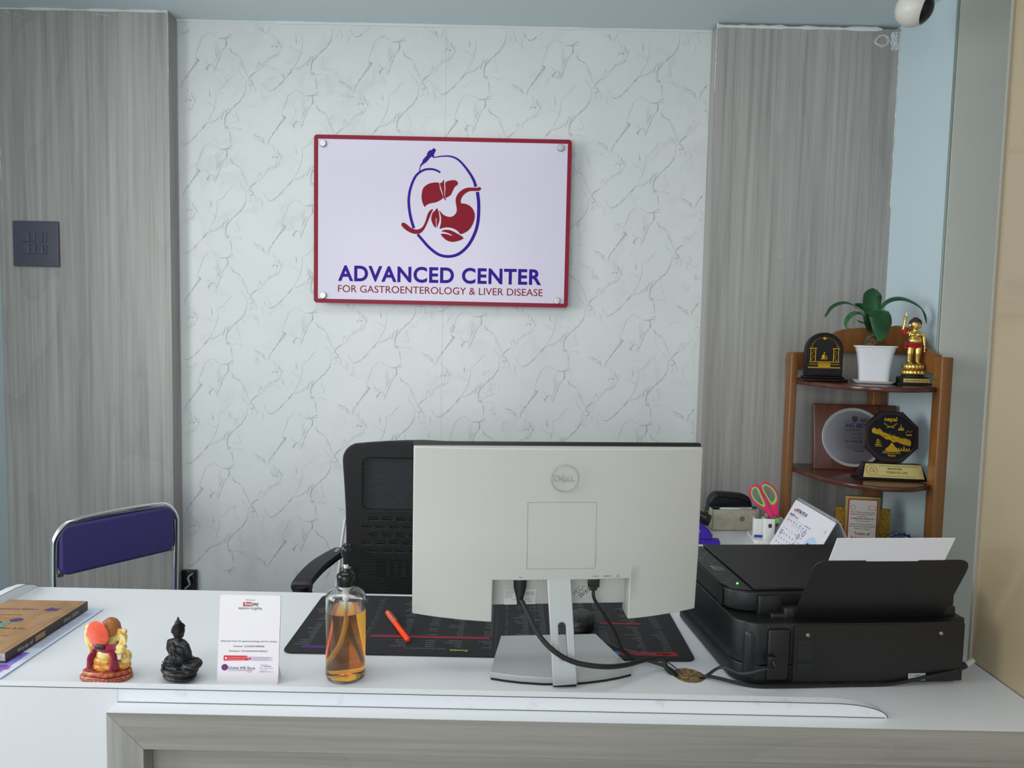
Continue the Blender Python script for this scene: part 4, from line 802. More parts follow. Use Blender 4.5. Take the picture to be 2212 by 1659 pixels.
e0 = world_of(pr, (.452, .004, .031)); e1 = world_of(pr, (.480, .014, .038))
M().tube(rel(c, [e0-Vector((.012, .003, .003)), e0+Vector((.006, .002, .002))]), .0062, 10).build('plug', M_BLACK, c)
M().tube(rel(c, [e0+Vector((.002, .001, .001)), e1, e1+Vector((.002, .001, -.001))]), [.006, .0052, .002], 10).build('plug_tip', mat('clear plug', 'b4b2a6', .25), c)

# ================================================================== office chair
oc = thing('office_chair', 'black mesh high-back office chair behind the desk', 'chair', (-.262, 2.12, 0))
def bow(x): return 0     # back curves round the sitter
hw = .243
def edge(z):                                # half width of the back at height z
    if z > 1.02: return hw-.06*(1-math.sqrt(max(0, 1-((z-1.02)/.062)**2)))-0*z
    return hw-.012*math.sin((1.02-z)/.5*PI)-.0*z
outline = [(-edge(.52)+.02, .50)]+[(-edge(z), z) for z in [.52+.05*i for i in range(11)]]
outline += [(-(hw-.05)-.05*math.cos(t*PI/16), 1.024+.05*math.sin(t*PI/16)) for t in range(1, 9)]+[(-.15, 1.0785), (-.10, 1.0825), (-.05, 1.0855), (0, 1.087)]
outline += [(-a, b) for a, b in outline[::-1][1:]]
def bent(m, splines, d, y0, bevel=0):
    vs, fs = shape(splines, d, bevel); m.add([(v.x, y0-v.z+bow(v.x)-.10*max(0, (v.y-.75))*0, v.y) for v in vs], fs); return m
def dense(poly, step=.02):
    out = []
    for i in range(len(poly)):
        a, b = Vector(poly[i]), Vector(poly[(i+1) % len(poly)]); n = max(1, int((b-a).length/step)); out += [tuple(a.lerp(b, t/n)) for t in range(n)]
    return out
win = rrect(.365, .158, .02, 6, 0, .951)
slots = []
for r_ in range(5):
    zc_ = .845-r_*.0245
    for k in range(-5, 6):
        xc_ = k*.042+(0 if r_ % 2 else .021)
        if abs(xc_) < .185: slots.append(rrect(.030, .0085, .004, 3, xc_, zc_))
lowL = [rrect(.022, .066, .006, 4, -.192, .66), rrect(.022, .066, .006, 4, .192, .66)]
lum = rrect(.27, .055, .015, 4, 0, .690)
q = M(); bent(q, [dense(outline), win]+slots+lowL+[lum], .016, .010, .003); q.build('back_frame', M_BLACK, oc, smooth=True)
q = M()                                     # mesh cloth: fine horizontal threads over the frame
inner = lambda z: edge(z)-.004
z_ = .51
def top_half(z):
    if z < 1.074: return hw-.053+.05*math.sqrt(max(0, 1-((z-1.024)/.05)**2))
    pts = [(1.074, .188), (1.0785, .148), (1.0825, .10), (1.0855, .05), (1.087, .0)]
    for (a, ea), (b, eb) in zip(pts, pts[1:]):
        if a <= z <= b: return ea+(eb-ea)*(z-a)/(b-a)
    return .01
while z_ < 1.084:
    e_ = inner(z_) if z_ < 1.03 else top_half(z_)
    n = 14; q.tube([(x, -.0095+bow(x), z_) for x in [-e_+2*e_*i/n for i in range(n+1)]], .0012, 4, cap=False); z_ += .0046
q.build('mesh_cloth', mat('mesh thread', '17171a', .6), oc)
bent(M(), [dense(rrect(.41, .19, .02, 4, 0, .951))], .0006, .0112).build('rear_cloth', mat('charcoal cloth', '55575e', .8), oc)
bent(M(), [dense(rrect(.44, .30, .02, 4, 0, .72))], .0006, .0120).build('lower_cloth', mat('dark cloth', '45474d', .8), oc)
q = M()
for k in range(-5, 6): q.rbox((k*.024-.006, .006+bow(k*.024), .665), (k*.024+.006, .012+bow(k*.024), .712), .001, 1)
q.build('lumbar_slats', M_BLACK, oc)
for s_ in (-1, 1):
    M().tube(catmull([(s_*.236, .004, .84), (s_*.246, .006, .77), (s_*.252, .004, .70), (s_*.262, -.02, .55), (s_*.20, -.1, .45)], 6), .0045, 12).build('chrome_side_bar', mat('silver bar', 'e8e8ec', .35, .3), oc)
    ar = M()
    arm = catmull([(s_*.235, -.05, .760), (s_*.245, -.10, .762), (s_*.268, -.19, .757), (s_*.283, -.265, .742), (s_*.283, -.285, .730)], 6)
    for wdt in (0,):
        vs = []; k = len(arm)
        for i, p in enumerate(arm):
            hwid = .021+.008*min(1, i/10)
            for dx, dz in ((-1, .0), (-.8, .008), (.8, .008), (1, 0), (.8, -.012), (-.8, -.012)): vs.append((p.x+dx*hwid, p.y, p.z+dz))
        fs = [(i*6+j, i*6+(j+1) % 6, (i+1)*6+(j+1) % 6, (i+1)*6+j) for i in range(k-1) for j in range(6)]+[tuple(range(6)), tuple((k-1)*6+j for j in range(6))[::-1]]
        ar.add(vs, fs)
    ar.tube(catmull([(s_*.283, -.270, .735), (s_*.280, -.262, .700), (s_*.272, -.235, .64), (s_*.262, -.20, .55), (s_*.255, -.18, .50)], 5), [.024]*3+[.020]*18, 12)
    ar.build('armrest', mat('armrest black', '1d1e24', .5), oc, angle=50)
    M(TR(s_*.239, -.085, .7705)).shp([rrect(.010, .034, .0045, 5)], .0006).build('armrest_slot', mat('slot grey', '8a8d92', .5), oc)
M().rbox((-.24, -.44, .42), (.24, .02, .50), .03).build('seat', M_BLACKM, oc)
M().cyl((0, -.2, .12), (0, -.2, .42), .025).build('gas_column', M_CHROME, oc)
q = M()
for k in range(5): t = k*2*PI/5+.3; q.tube([(0, -.2, .12), (.28*math.cos(t), -.2+.28*math.sin(t), .075)], [.025, .014], 8)
q.build('star_base', M_BLACK, oc)
for k in range(5): t = k*2*PI/5+.3; M().cyl((.28*math.cos(t)-.02, -.2+.28*math.sin(t), .03), (.28*math.cos(t)+.02, -.2+.28*math.sin(t), .03), .0295).tube([(.28*math.cos(t), -.2+.28*math.sin(t), .03), (.28*math.cos(t), -.2+.28*math.sin(t), .08)], .008, 8).build('caster', M_BLACK, oc)

# ================================================================== purple folding chair
A0 = Vector((-1.372, 2.10, 0)); B0 = Vector((-1.148, 2.405, 0)); FW = (B0-A0).length
fc = thing('folding_chair', 'chrome tube folding chair with purple padded back at the left wall panel', 'chair', (A0+B0)/2, math.degrees(math.atan2(B0.y-A0.y, B0.x-A0.x)))
h = FW/2
q = M(); q.tube(catmull([(-h, .02, .30), (-h, .008, .55), (-h, 0, .72), (-h+.004, -.002, .765), (-h+.028, -.003, .800), (-h+.065, -.004, .812), (0, -.004, .816), (h-.065, -.004, .812), (h-.028, -.003, .800), (h-.004, -.002, .765), (h, 0, .72), (h, .008, .55), (h, .02, .30)], 6), .0105, 14)
q.build('back_tube', M_CHROME, fc)
pad = rrect(2*h-.022, .158, .030, 8, 0, .726)
q = M(); vs, fs = shape([dense(pad, .012)], .026, .010); q.add([(v.x, .012-v.z, v.y) for v in vs], fs); q.build('backrest_pad', mat('purple vinyl', '453c78', .38, bump=(700, .15, .0004)), fc)
for s_ in (-1, 1):
    q = M(); q.tube([(s_*h, .02, .31), (s_*h, .16, .012)], .0105, 12).build('rear_leg', M_CHROME, fc)
    q = M(); q.tube([(s_*(h-.03), .10, .42), (s_*(h-.03), -.28, .012)], .0105, 12).build('front_leg', M_CHROME, fc)
    M(TR(s_*(h-.014), .003, .650)).rbox((-.012, -.004, -.006), (.012, .004, .006), .001).build('pad_bracket', M_STEEL, fc)
M().rbox((-h+.02, -.30, .42), (h-.02, .07, .455), .014).build('seat', mat('purple vinyl', '352362'), fc)

# ================================================================== corner shelf
M_HONEY = wood('honey wood', '744820', '936030', 'Z', fine=40, rough=.3, contrast=.5); M_REDW = wood('red brown wood', '4a261b', '643728', 'X', fine=40, rough=.2, contrast=.5)
sh = thing('corner_shelf', 'honey brown wooden corner shelf unit between wood panel and blue wall', 'shelf', (1.2, 2.4, 0))
sh.matrix_world = TR(1.2, 2.4, 0)
def sl_(m): m.T = TR(-1.2, -2.4, 0); return m
SZ = (1.27, .955, .64, .325)
Lx, Ly = 1.005, 2.545; Rx, Ry = 1.372, 2.262
sl_(M()).rbox((Lx-.014, Ly-.02, 0), (Lx+.010, Ly+.028, 1.366), .004).build('left_post', M_HONEY, sh)
sl_(M()).rbox((Rx-.018, Ry-.024, 0), (Rx+.018, Ry+.022, 1.366), .004).build('right_post', M_HONEY, sh)
sl_(M()).rbox((1.315, 2.575, 0), (1.362, 2.622, 1.40), .003).build('corner_post', M_HONEY, sh)
fr_ = [(Lx+.008, Ly-.015), (1.045, 2.36), (1.10, 2.255), (1.18, 2.212), (1.27, 2.214), (Rx-.014, Ry)]
fr_ = [(p.x, p.y) for p in catmull([(a, b, 0) for a, b in fr_], 6)]
for z_ in SZ: sl_(M()).shp([fr_+[(Rx-.019, Ry+.005), (1.360, 2.574), (1.314, 2.574), (1.314, 2.61), (Lx+.0105, 2.61)]], .016, TR(0, 0, z_-.016), bevel=.004).build('shelf_board', M_REDW, sh)
bk = [(Lx+.01, 1.305), (Lx+.01, 1.362), (Lx+.06, 1.366), (1.10, 1.388), (1.16, 1.43), (1.22, 1.455), (1.32, 1.462), (1.362, 1.462), (1.362, 1.37), (1.20, 1.37), (1.12, 1.325), (1.06, 1.308)]
sl_(M()).shp([[(p.x, p.y) for p in catmull([(a, b, 0) for a, b in bk], 2, True)]], .014, TR(0, 2.6245, 0) @ RX(90)).build('back_rail', M_HONEY, sh)
sr = [(Ry+.023, 1.315), (Ry+.023, 1.372), (Ry+.06, 1.378), (2.36, 1.400), (2.42, 1.440), (2.48, 1.462), (2.60, 1.464), (2.60, 1.372), (2.48, 1.37), (2.40, 1.33), (2.33, 1.315)]
YZ = Matrix(((0, 0, 1, 0), (1, 0, 0, 0), (0, 1, 0, 0), (0, 0, 0, 1)))
sl_(M()).shp([[(p.x, p.y) for p in catmull([(a, b, 0) for a, b in sr], 2, True)]], .014, TR(1.3645, 0, 0) @ Matrix.Rotation(0, 4, 'Z') @ YZ @ Matrix()).build('side_rail', M_HONEY, sh)
T1, T2, T3 = SZ[0]+.0003, SZ[1]+.0003, SZ[2]+.0003

# arched plaque
M_EBONY = mat('dark lacquer', '160c0f', .35, spec=.3)
ap = thing('arched_plaque', 'dark arched plaque with gold temple relief at left of top shelf', 'plaque', (1.075, 2.46, T1), -6)
def arch(w, h, r=None, z0=0): return [(-w/2, z0), (w/2, z0)]+[(w/2*math.cos(t), z0+h-w/2+w/2*math.sin(t)) for t in [PI*i/20 for i in range(21)]]
M().rbox((-.076, -.032, 0), (.076, .03, .010), .003).rbox((-.066, -.024, .010), (.066, .024, .018), .003).build('foot', M_EBONY, ap)
M().shp([arch(.126, .150, z0=.018)], .022, TR(0, .011, 0) @ FRONT, bevel=.003).build('body', M_EBONY, ap)
M().shp([arch(.110, .138, z0=.024), arch(.1, .118, z0=.036)], .003, TR(0, -.011, 0) @ FRONT, bevel=.001).build('raised_rim', M_EBONY, ap)
q = M(TR(0, -.0112, 0) @ FRONT)
q.box((-.054, .046, 0), (.054, .050, .003)).box((-.050, .058, 0), (.050, .060, .003)).box((-.052, .066, 0), (.052, .069, .002)).box((-.020, .050, 0), (.020, .064, .003))
for s_ in (-1, 1):
    q.tube([(s_*.030, .070, .002), (s_*.030, .112, .002)], .0016, 8).tube([(s_*.046, .070, .002), (s_*.046, .112, .002)], .0014, 8).box((s_*.038-.012, .112, 0), (s_*.038+.012, .115, .003))
    for k in range(9): t = PI*.5+s_*k*.19; q.tube([(.044*math.cos(t)+.004*math.cos(u), .117+.036*math.sin(t)+.003*math.sin(u), .001) for u in [2*PI*i/8 for i in range(8)]], .0009, 5)
    for k in range(6): q.ball((s_*.038+random.uniform(-.004, .004), .074+k*.006, .001), (.003, .0018, .001), n=8, m=5)
q.ball((0, .148, .001), (.007, .006, .002))
for k in range(5): q.shp([oval(.0035, .008, 12, (k-2)*.008, .056)], .002)
q.ball((0, .078, .001), (.012, .004, .003)).ball((-.001, .086, .001), (.006, .009, .003)).ball((0, .098, .001), (.0035, .004, .003)).tube([(-.006, .09, .001), (-.008, .078, .001)], .0015, 6).tube([(.006, .09, .001), (.009, .080, .001)], .0015, 6)
q.build('gold_relief', M_GOLDR, ap)

# potted plant
pt = thing('potted_plant', 'leafy green plant in a square white pot on the top shelf', 'plant', (1.225, 2.405, T1), 0)
M_POT = mat('speckled white ceramic', 'dcdfe4', .5, var=('c2c6cf', 300, .66, .76))
def sqpot(m, prof, pw=7): return m.lathe([(r, z) for r, z in prof], 64, RZ(-24), sq=pw)
sqpot(M(), [(.052, .0), (.058, .002), (.064, .010), (.062, .010), (.054, .005), (.03, .005)]).build('saucer', M_WHITEP, pt, angle=50)
sqpot(M(), [(.044, .0055), (.046, .012), (.049, .055), (.055, .100), (.062, .123), (.066, .123), (.066, .127), (.061, .127), (.056, .112), (.03, .112)]).build('pot', M_POT, pt, angle=50)
sqpot(M(), [(.0555, .108), (.055, .115), (.001, .117)]).build('soil', mat('soil', '2e2419', .95, bump=(90, 1, .006)), pt)
q = M(); q.lathe([(.023, .112), (.025, .128), (.022, .148), (.016, .160), (.010, .168)], 18, TR(-.012, 0, 0)); q.build('stump', mat('brown stalk', '6d5a3e', .9, bump=(120, 1, .006), var=('3f3322', 90, .45, .6)), pt)
M_LEAF = mat('dark green leaf', '1f4a2c', .35, var=('2f6a38', 14, .45, .65)); pk = Vector((1.225, 2.405, T1))
def lw(wmax, tip=.75): return lambda t: wmax*(.25+.75*math.sin(PI*min(1, t*1.25+.12)*.5))*max(.02, 1-max(0, (t-tip)/(1-tip))**1.6)
def leafpts(pts): return [on_y(a, b, yy_)-pk for a, b, yy_ in pts]
base_ = (1880, 715, 2.405)
def leaf(pts, wmax, side, tip=.7, fold=.12):
    M().ribbon(leafpts(pts), lw(wmax, tip), side, .0008, fold).build('leaf', M_LEAF, pt, angle=80)
leaf([(1886, 722, 2.405), (1880, 690, 2.41), (1882, 655, 2.42), (1886, 622, 2.43)], .058, (1, -.2, 0), .80)
leaf([(1886, 715, 2.40), (1888, 680, 2.37), (1898, 668, 2.345), (1906, 690, 2.325), (1904, 720, 2.315), (1898, 737, 2.31)], .082, (1, .15, .05), .55, .10)
leaf([(1890, 715, 2.405), (1900, 670, 2.40), (1920, 648, 2.39), (1950, 643, 2.38), (1980, 655, 2.37), (1998, 675, 2.36), (2002, 700, 2.355)], .032, (.1, 1, .55), .75)
leaf([(1878, 715, 2.41), (1872, 680, 2.41), (1860, 663, 2.41), (1846, 656, 2.41)], .030, (.2, 1, -.5), .7)
leaf([(1876, 700, 2.40), (1862, 680, 2.38), (1845, 678, 2.36), (1832, 690, 2.35), (1829, 705, 2.345), (1835, 711, 2.345)], .026, (.1, 1, .5), .7)
leaf([(1874, 690, 2.42), (1850, 665, 2.43), (1825, 655, 2.44), (1800, 663, 2.45), (1786, 680, 2.45), (1782, 685, 2.45)], .024, (.1, 1, .5), .55)
leaf([(1880, 715, 2.39), (1868, 700, 2.37), (1855, 695, 2.36), (1850, 690, 2.36)], .014, (.1, 1, .5), .6)
leaf([(1892, 715, 2.39), (1893, 700, 2.37), (1896, 690, 2.36), (1893, 705, 2.35)], .022, (1, .2, .1), .6)

# golden standing child figure
gf = thing('golden_statue', 'golden standing child statue with raised arm and red sash on black plinth', 'statue', (1.328, 2.355, T1), -8)
M().rbox((-.054, -.030, 0), (.050, .030, .007), .001).rbox((-.042, -.024, .007), (.042, .024, .026), .001).lathe([(.034, .026), (.034, .031)], 32).build('plinth', M_BLACKM, gf)
M().rbox((-.036, -.0262, .009), (.044, -.0242, .022), .0004, 1).build('name_plate', mat('brass plate', 'd8bf60', .35, .3), gf)
M(TR(0, -.0264, 0) @ FRONT).text("'' Winner of MEDITIME 13th Issue ''", .004, .0135, .0042, .074, align='CENTER', bold=.01).build('plate_lettering', M_INK, gf)
q = M()
q.lathe([(.030, .031), (.034, .036), (.034, .046), (.024, .052), (.026, .058), (.032, .066), (.030, .069), (.0, .069)], 36, Matrix.Diagonal((1, .72, 1, 1)))
for tier, (r_, z_, dz) in enumerate(((.033, .041, 1), (.030, .060, 1))):
    for k in range(16):
        t = 2*PI*k/16+tier*.2; q.ball((r_*math.cos(t), .72*r_*math.sin(t), z_), (.0066, .0042, .0085), rot=Matrix.Rotation(t-PI/2, 4, 'Z'), n=10, m=8)
q.build('lotus_base', M_GOLD, gf)
q = M(); Z0 = .070
for s_, x_ in ((-1, -.0125), (1, .0125)):
    q.tube([(x_, 0, Z0+.054), (x_, -.001, Z0+.034), (x_*1.02, 0, Z0+.024), (x_*1.05, .001, Z0+.006)], [.0115, .0098, .0088, .0068], 12).ball((x_*1.1, -.006, Z0+.003), (.0068, .012, .0042))
    for t_ in range(5): q.ball((x_*1.1+(t_-2)*.0025*s_, -.0175+.0006*abs(t_-1), Z0+.002), .0019, n=6, m=5)
q.ball((0, 0, Z0+.062), (.0215, .0145, .013)).ball((0, -.002, Z0+.076), (.0205, .0155, .016)).ball((0, 0, Z0+.094), (.0215, .0125, .014)).ball((-.0085, -.009, Z0+.096), (.009, .006, .007)).ball((.0085, -.009, Z0+.096), (.009, .006, .007)).ball((0, 0, Z0+.102), (.023, .010, .007))
q.tube([(0, 0, Z0+.100), (0, 0, Z0+.116)], [.0085, .0075], 12)
q.ball((0, -.001, Z0+.130), (.0165, .0155, .0175)).ball((0, -.003, Z0+.121), (.0125, .012, .009))
q.ball((0, -.0168, Z0+.1275), (.0024, .0028, .0036)).ball((-.0168, .001, Z0+.127), (.003, .004, .0085)).ball((.0168, .001, Z0+.127), (.003, .004, .0085))
q.ball((0, -.0145, Z0+.1205), (.0048, .0026, .0018))
q.tube(catmull([(.021, 0, Z0+.102), (.0275, 0, Z0+.090), (.029, -.001, Z0+.075), (.0305, -.003, Z0+.060)], 4), [.0068, .0066, .0064, .0062, .006, .0058, .0056, .0052, .005, .0046, .0042, .004, .0038], 12)
q.ball((.031, -.003, Z0+.053), (.0042, .0052, .0072))
q.tube(catmull([(-.020, 0, Z0+.102), (-.031, 0, Z0+.104), (-.037, -.001, Z0+.114), (-.035, -.003, Z0+.132), (-.034, -.003, Z0+.146)], 4), [.007, .0068, .0066, .0064, .0064, .0066, .0064, .006, .0056, .0052, .005, .0046, .0044, .0042, .004, .0038, .0038], 12)
q.ball((-.0335, -.003, Z0+.150), (.0058, .0048, .0062))
q.build('body', M_GOLD, gf, blob=(.0011, 2))
q = M()                                     # fingers on both hands
q.tube([(-.0318, -.004, Z0+.154), (-.0308, -.004, Z0+.168)], [.0019, .0015], 8)
for k in range(3): q.tube(catmull([(-.0342-.0022*k, -.003, Z0+.154), (-.0345-.0022*k, -.0075, Z0+.156), (-.034-.002*k, -.0085, Z0+.151)], 3), .0015, 6)
q.tube([(-.029, -.004, Z0+.149), (-.0285, -.0075, Z0+.154)], .0016, 6)
for k in range(4): q.tube([(.031+(k-1.5)*.0001, -.006+k*.0022, Z0+.049), (.0315, -.0068+k*.0024, Z0+.039+.0012*abs(k-1))], [.0014, .0011], 6)
q.tube([(.0295, -.0075, Z0+.053), (.0285, -.0105, Z0+.046)], .0014, 6)
q.build('fingers', M_GOLD, gf)
q = M()
for i in range(170):
    z_ = 1-1.05*i/170; t = i*2.39996; r_ = math.sqrt(max(0, 1-z_*z_)); v_ = Vector((r_*math.cos(t)*.0175, r_*math.sin(t)*.0168, z_*.0175))
    if v_.y < -.004 and v_.z < .0075: continue
    q.ball((v_.x, v_.y, v_.z+Z0+.1315), .0027, n=7, m=5)
q.ball((0, 0, Z0+.1475), (.0095, .0092, .006)); q.build('hair', mat('dark violet paint', '24182c', .4), gf)
q = M(); q.ball((-.001, -.0125, Z0+.1465), .0028, n=8, m=6).build('hair_jewel', M_RED, gf)
q = M()
for s_ in (-1, 1):
    q.tube(catmull([(s_*.0028, -.0158, Z0+.1355), (s_*.0065, -.0158, Z0+.1370), (s_*.0108, -.0128, Z0+.1355)], 4), .0006, 5)
    q.tube(catmull([(s_*.0035, -.0160, Z0+.1310), (s_*.0068, -.0156, Z0+.1322), (s_*.0100, -.0130, Z0+.1308)], 4), .0007, 5)
q.tube([(-.0035, -.0168, Z0+.1206), (0, -.0172, Z0+.1200), (.0035, -.0168, Z0+.1206)], .0005, 5); q.build('painted_features', M_INK, gf)
q = M()
for k in range(6):
    z_ = Z0+.057+k*.0022; q.tube([(.0228*math.cos(t), .0158*math.sin(t), z_+.0025*math.sin(t+.6)-.0015*math.cos(t)) for t in [2*PI*i/24 for i in range(25)]], .0018, 6, cap=False)
for k in range(4): q.tube(catmull([(-.020, -.008, Z0+.064), (-.030-.001*k, -.010, Z0+.068-.005*k), (-.031+.002*k, -.009, Z0+.072-.008*k)], 4), .0026, 6)
q.ball((-.021, -.009, Z0+.064), (.006, .004, .005))
q.build('waist_sash', mat('red cloth paint', 'b01226', .32), gf)
q = M()
for k in range(6): q.tube([(-.0335+.0085*math.cos(t)+.0006*k, .0085*math.sin(t)-.001, Z0+.104+k*.0024+.002*math.cos(t)) for t in [2*PI*i/16 for i in range(17)]], .0017, 6, cap=False)
q.ball((-.032, -.006, Z0+.098), (.005, .004, .006)); q.build('arm_sash', mat('red cloth paint', 'b01226'), gf)

# wooden plaque with round silver plate
wp = thing('award_plaque', 'square brown wooden plaque with round silver plate leaning on middle shelf', 'plaque', (1.225, 2.475, T2), -5)
LT = RX(-9)
M(LT @ TR(0, .012, 0)).rbox((-.148, 0, 0), (.140, .018, .236), .006).build('wooden_board', wood('walnut board', '43241b', '643a2b', 'Z', fine=35, rough=.3, contrast=.4), wp)
MP = LT @ TR(-.012, .012, .118) @ FRONT
M(MP).lathe([(.104, 0), (.105, .004), (.1035, .0062), (.098, .0045), (.0945, .0035), (.0945, 0)], 64, Matrix.Diagonal((1.03, 1, 1, 1))).build('plate_rim', mat('bright rim', 'f0f0f2', .2, .55), wp)
M(MP).lathe([(.0945, .002), (.0945, .0036), (.0, .0038)], 64, Matrix.Diagonal((1.03, 1, 1, 1))).build('silver_plate', mat('brushed plate', '8f8d92', .38, .7), wp)
q = M(MP @ TR(0, 0, .0042)); q.text('AIG', .022, .056, .012, .030, bold=.02); q.shp([[(-.004, .075), (.014, .075), (.014, .060), (.005, .052), (-.004, .060)]], .0003)
q.text('SUMMIT', -.028, .022, .0085, .052).text('25-27 April', -.006, .010, .005, .032).text('Presented to', -.006, -.004, .005, .036).text('Dr Dibas K', -.028, -.018, .0085, .060, bold=.02).text('In recognition of your', -.024, -.031, .0045, .060).text('contributions rendered as', -.024, -.039, .0045, .064).text('Faculty', .003, -.050, .0075, .032, bold=.015)
q.build('engraved_lettering', mat('engraving dark', '33313a', .5), wp)
M(MP @ TR(0, 0, .0042)).text('AIG IBD', -.028, .036, .013, .066, bold=.025).build('violet_lettering', mat('violet engraving', '33285a', .5), wp)

# octagonal trophy
ot = thing('octagonal_trophy', 'dark octagonal trophy with gold Nepal relief in front of silver plate', 'trophy', (1.268, 2.345, T2), -8)
M().rbox((-.115, -.030, 0), (.113, .032, .006), .0015).add([(-.105,-.027,.006),(.105,-.027,.006),(.105,.026,.006),(-.105,.026,.006),(-.086,-.009,.051),(.092,-.009,.051),(.092,.022,.051),(-.086,.022,.051)], [(0,3,2,1),(4,5,6,7),(0,1,5,4),(1,2,6,5),(2,3,7,6),(3,0,4,7)]).build('foot', M_EBONY, ot)
PLT = TR(0, -.0282, .0075) @ RX(68.5)
M(PLT).shp([[(-.094, 0), (.096, 0), (.090, .046), (-.084, .046)]], .0012).build('gold_plate', mat('pale gold plate', 'e0cf88', .3, .4), ot)
q = M(PLT @ TR(0, 0, .0016)); q.text('2nd International Conference of Nepalese Society of Gastroenterologists', -.044, .0385, .0034, .122).text('NSGCON 2024', .006, .0285, .0048, None, align='CENTER', bold=.03).text('Lemon Tree Premier, Kathmandu, Nepal | 23 - 24 August, 2024', -.052, .005, .003, .12); q.build('plate_lettering', M_INK, ot)
q = M(PLT @ TR(0, 0, .0016)); q.text('TOKEN OF LOVE', .012, .015, .0075, .066, align='CENTER', bold=.015).shp([oval(.0165, .0165, 32, -.066, .024), oval(.0158, .0158, 32, -.066, .024)], .0002).shp([stroke(catmull([(-.075, .018, 0), (-.070, .028, 0), (-.066, .033, 0), (-.060, .027, 0), (-.058, .018, 0), (-.064, .022, 0), (-.069, .016, 0)], 4), .0014)], .0002).shp([oval(.0188, .0188, 32, -.066, .024), oval(.0183, .0183, 32, -.066, .024)], .0002)
q.build('plate_emblem', mat('brick print', 'a04030', .5), ot)
OC = TR(-.002, .010, .140) @ RX(90-6)
M(OC).shp([oval(.0905, .0905, 8, a0=PI/8)], .020, TR(0, 0, -.01), bevel=.002).build('octagon_body', mat('dark rosewood', '241210', .35, spec=.3), ot)
M(OC).lathe([(.073, .010), (.073, .0125), (.070, .0125), (.070, .0108), (0, .0108)], 48).build('round_inlay', mat('inlay black', '0d0d0f', .4, spec=.2), ot)
q = M(OC @ TR(0, 0, .0112))
q.text('nepal', -.024, .052, .014, .040, bold=.03)
for s_ in (-1, 1): q.shp([stroke(catmull([(-s_*.020, .045, 0), (-s_*.008, .036, 0), (s_*.012, .030, 0)], 4), .0024)], .001, TR(-.005, 0, 0))
topo = [(-.064,.022),(-.056,.030),(-.048,.024),(-.038,.026),(-.028,.014),(-.014,.010),(.0,.004),(.014,.002),(.026,-.004),(.040,-.003),(.056,-.008),(.060,-.018),(.058,-.028),(.044,-.026),(.030,-.022),(.016,-.016),(.004,-.018),(-.006,-.010),(-.020,-.008),(-.034,.004),(-.050,.008),(-.062,.012)]
q.shp([topo], .0015)
for k in range(46):
    t = random.random(); x_ = -.058+.114*t; z_ = .020-.040*t+random.uniform(-.010, .010); q.ball((x_, z_, .0015), (random.uniform(.002, .006), .0012, .0014), n=8, m=5, rot=RZ(-18+random.uniform(-25, 25)))
for (cx_, cz_, s_) in ((.0, -.042, 1.0),):
    q.shp([[(cx_-.022, cz_), (cx_-.010, cz_+.010), (cx_, cz_+.024), (cx_+.010, cz_+.010), (cx_+.022, cz_)]], .001).box((cx_-.026, cz_-.008, 0), (cx_+.026, cz_-.005, .001)).box((cx_-.018, cz_-.005, 0), (cx_+.018, cz_, .0006)).box((cx_-.03, cz_-.013, 0), (cx_+.028, cz_-.011, .001))
for k in range(3): q.shp([[(-.054+.002*k, -.028+.007*k), (-.044, -.023+.007*k), (-.030-.002*k, -.028+.007*k)]], .001)
q.box((-.052, -.033, 0), (-.030, -.031, .001))
for x_ in (.022, .030, .038, .046, .054): q.shp([[(x_-.003, -.042), (x_+.003, -.042), (x_, -.034 if x_ != .038 else -.026)]], .001)
q.box((.018, -.046, 0), (.060, -.043, .001))
for x_, hh in ((.022, .010), (.028, .022), (.034, .012)): q.shp([[(x_-.004, .022), (x_+.004, .022), (x_, .022+hh)]], .001)
q.shp([stroke([(.042, .014), (.050, .022), (.056, .016), (.064, .024)], .0016)], .001).box((.044, .006, 0), (.062, .010, .001))
q.text('नेपाल', -.013, -.066, .007, .026, bold=.02)
q.build('gold_relief', M_GOLDR, ot)

# lower shelf awards
tp = thing('gold_award_plaque', 'upright gold award plaque with white and red card on lower shelf', 'plaque', (1.232, 2.44, T3), -8)
gh = .235
M().rbox((-.060, -.025, 0), (.060, .025, .012), .002).build('foot', M_BLACKM, tp)
M().rbox((-.090, -.002, .030), (.090, .004, gh-.042), .002).build('gold_wings', mat('embossed gold', 'b48c38', .3, .9, bump=(190, 1, .006)), tp)
M().rbox((-.062, -.010, .012), (.054, -.002, gh), .002).build('gold_border', mat('olive gold', '9a8c50', .3, .8), tp)
M().shp([rrect(.098, gh-.035, .002, 3, -.004, gh/2+.008)], .001, TR(0, -.010, 0) @ FRONT).build('red_edge', M_RED, tp)
M().shp([rrect(.090, gh-.043, .002, 3, -.004, gh/2+.008)], .001, TR(0, -.0108, 0) @ FRONT).build('card', mat('cream card', 'd8d2cc', .4), tp)
TP = TR(-.004, -.0122, 0) @ FRONT
q = M(TP); q.text('19th of CME on Preventive, Early', 0, gh-.058, .0042, .080, align='CENTER').text('Diagnosis & Treatment Advance', 0, gh-.065, .0042, .080, align='CENTER').text('Nepal Scene', 0, gh-.072, .004, .03, align='CENTER').text('Department of Internal Medicine', 0, gh-.100, .0042, .080, align='CENTER').text('B.P. Koirala Institute of Health Sciences', 0, gh-.108, .0042, .086, align='CENTER').text('Dharan, Nepal', 0, gh-.116, .0042, .05, align='CENTER').text('12-13th April 2023', 0, gh-.089, .004, .045, align='CENTER')
q.shp([oval(.008, .008, 24, -.033, gh-.040), oval(.007, .007, 24, -.033, gh-.040)], .0002); q.build('black_lettering', M_INK, tp)
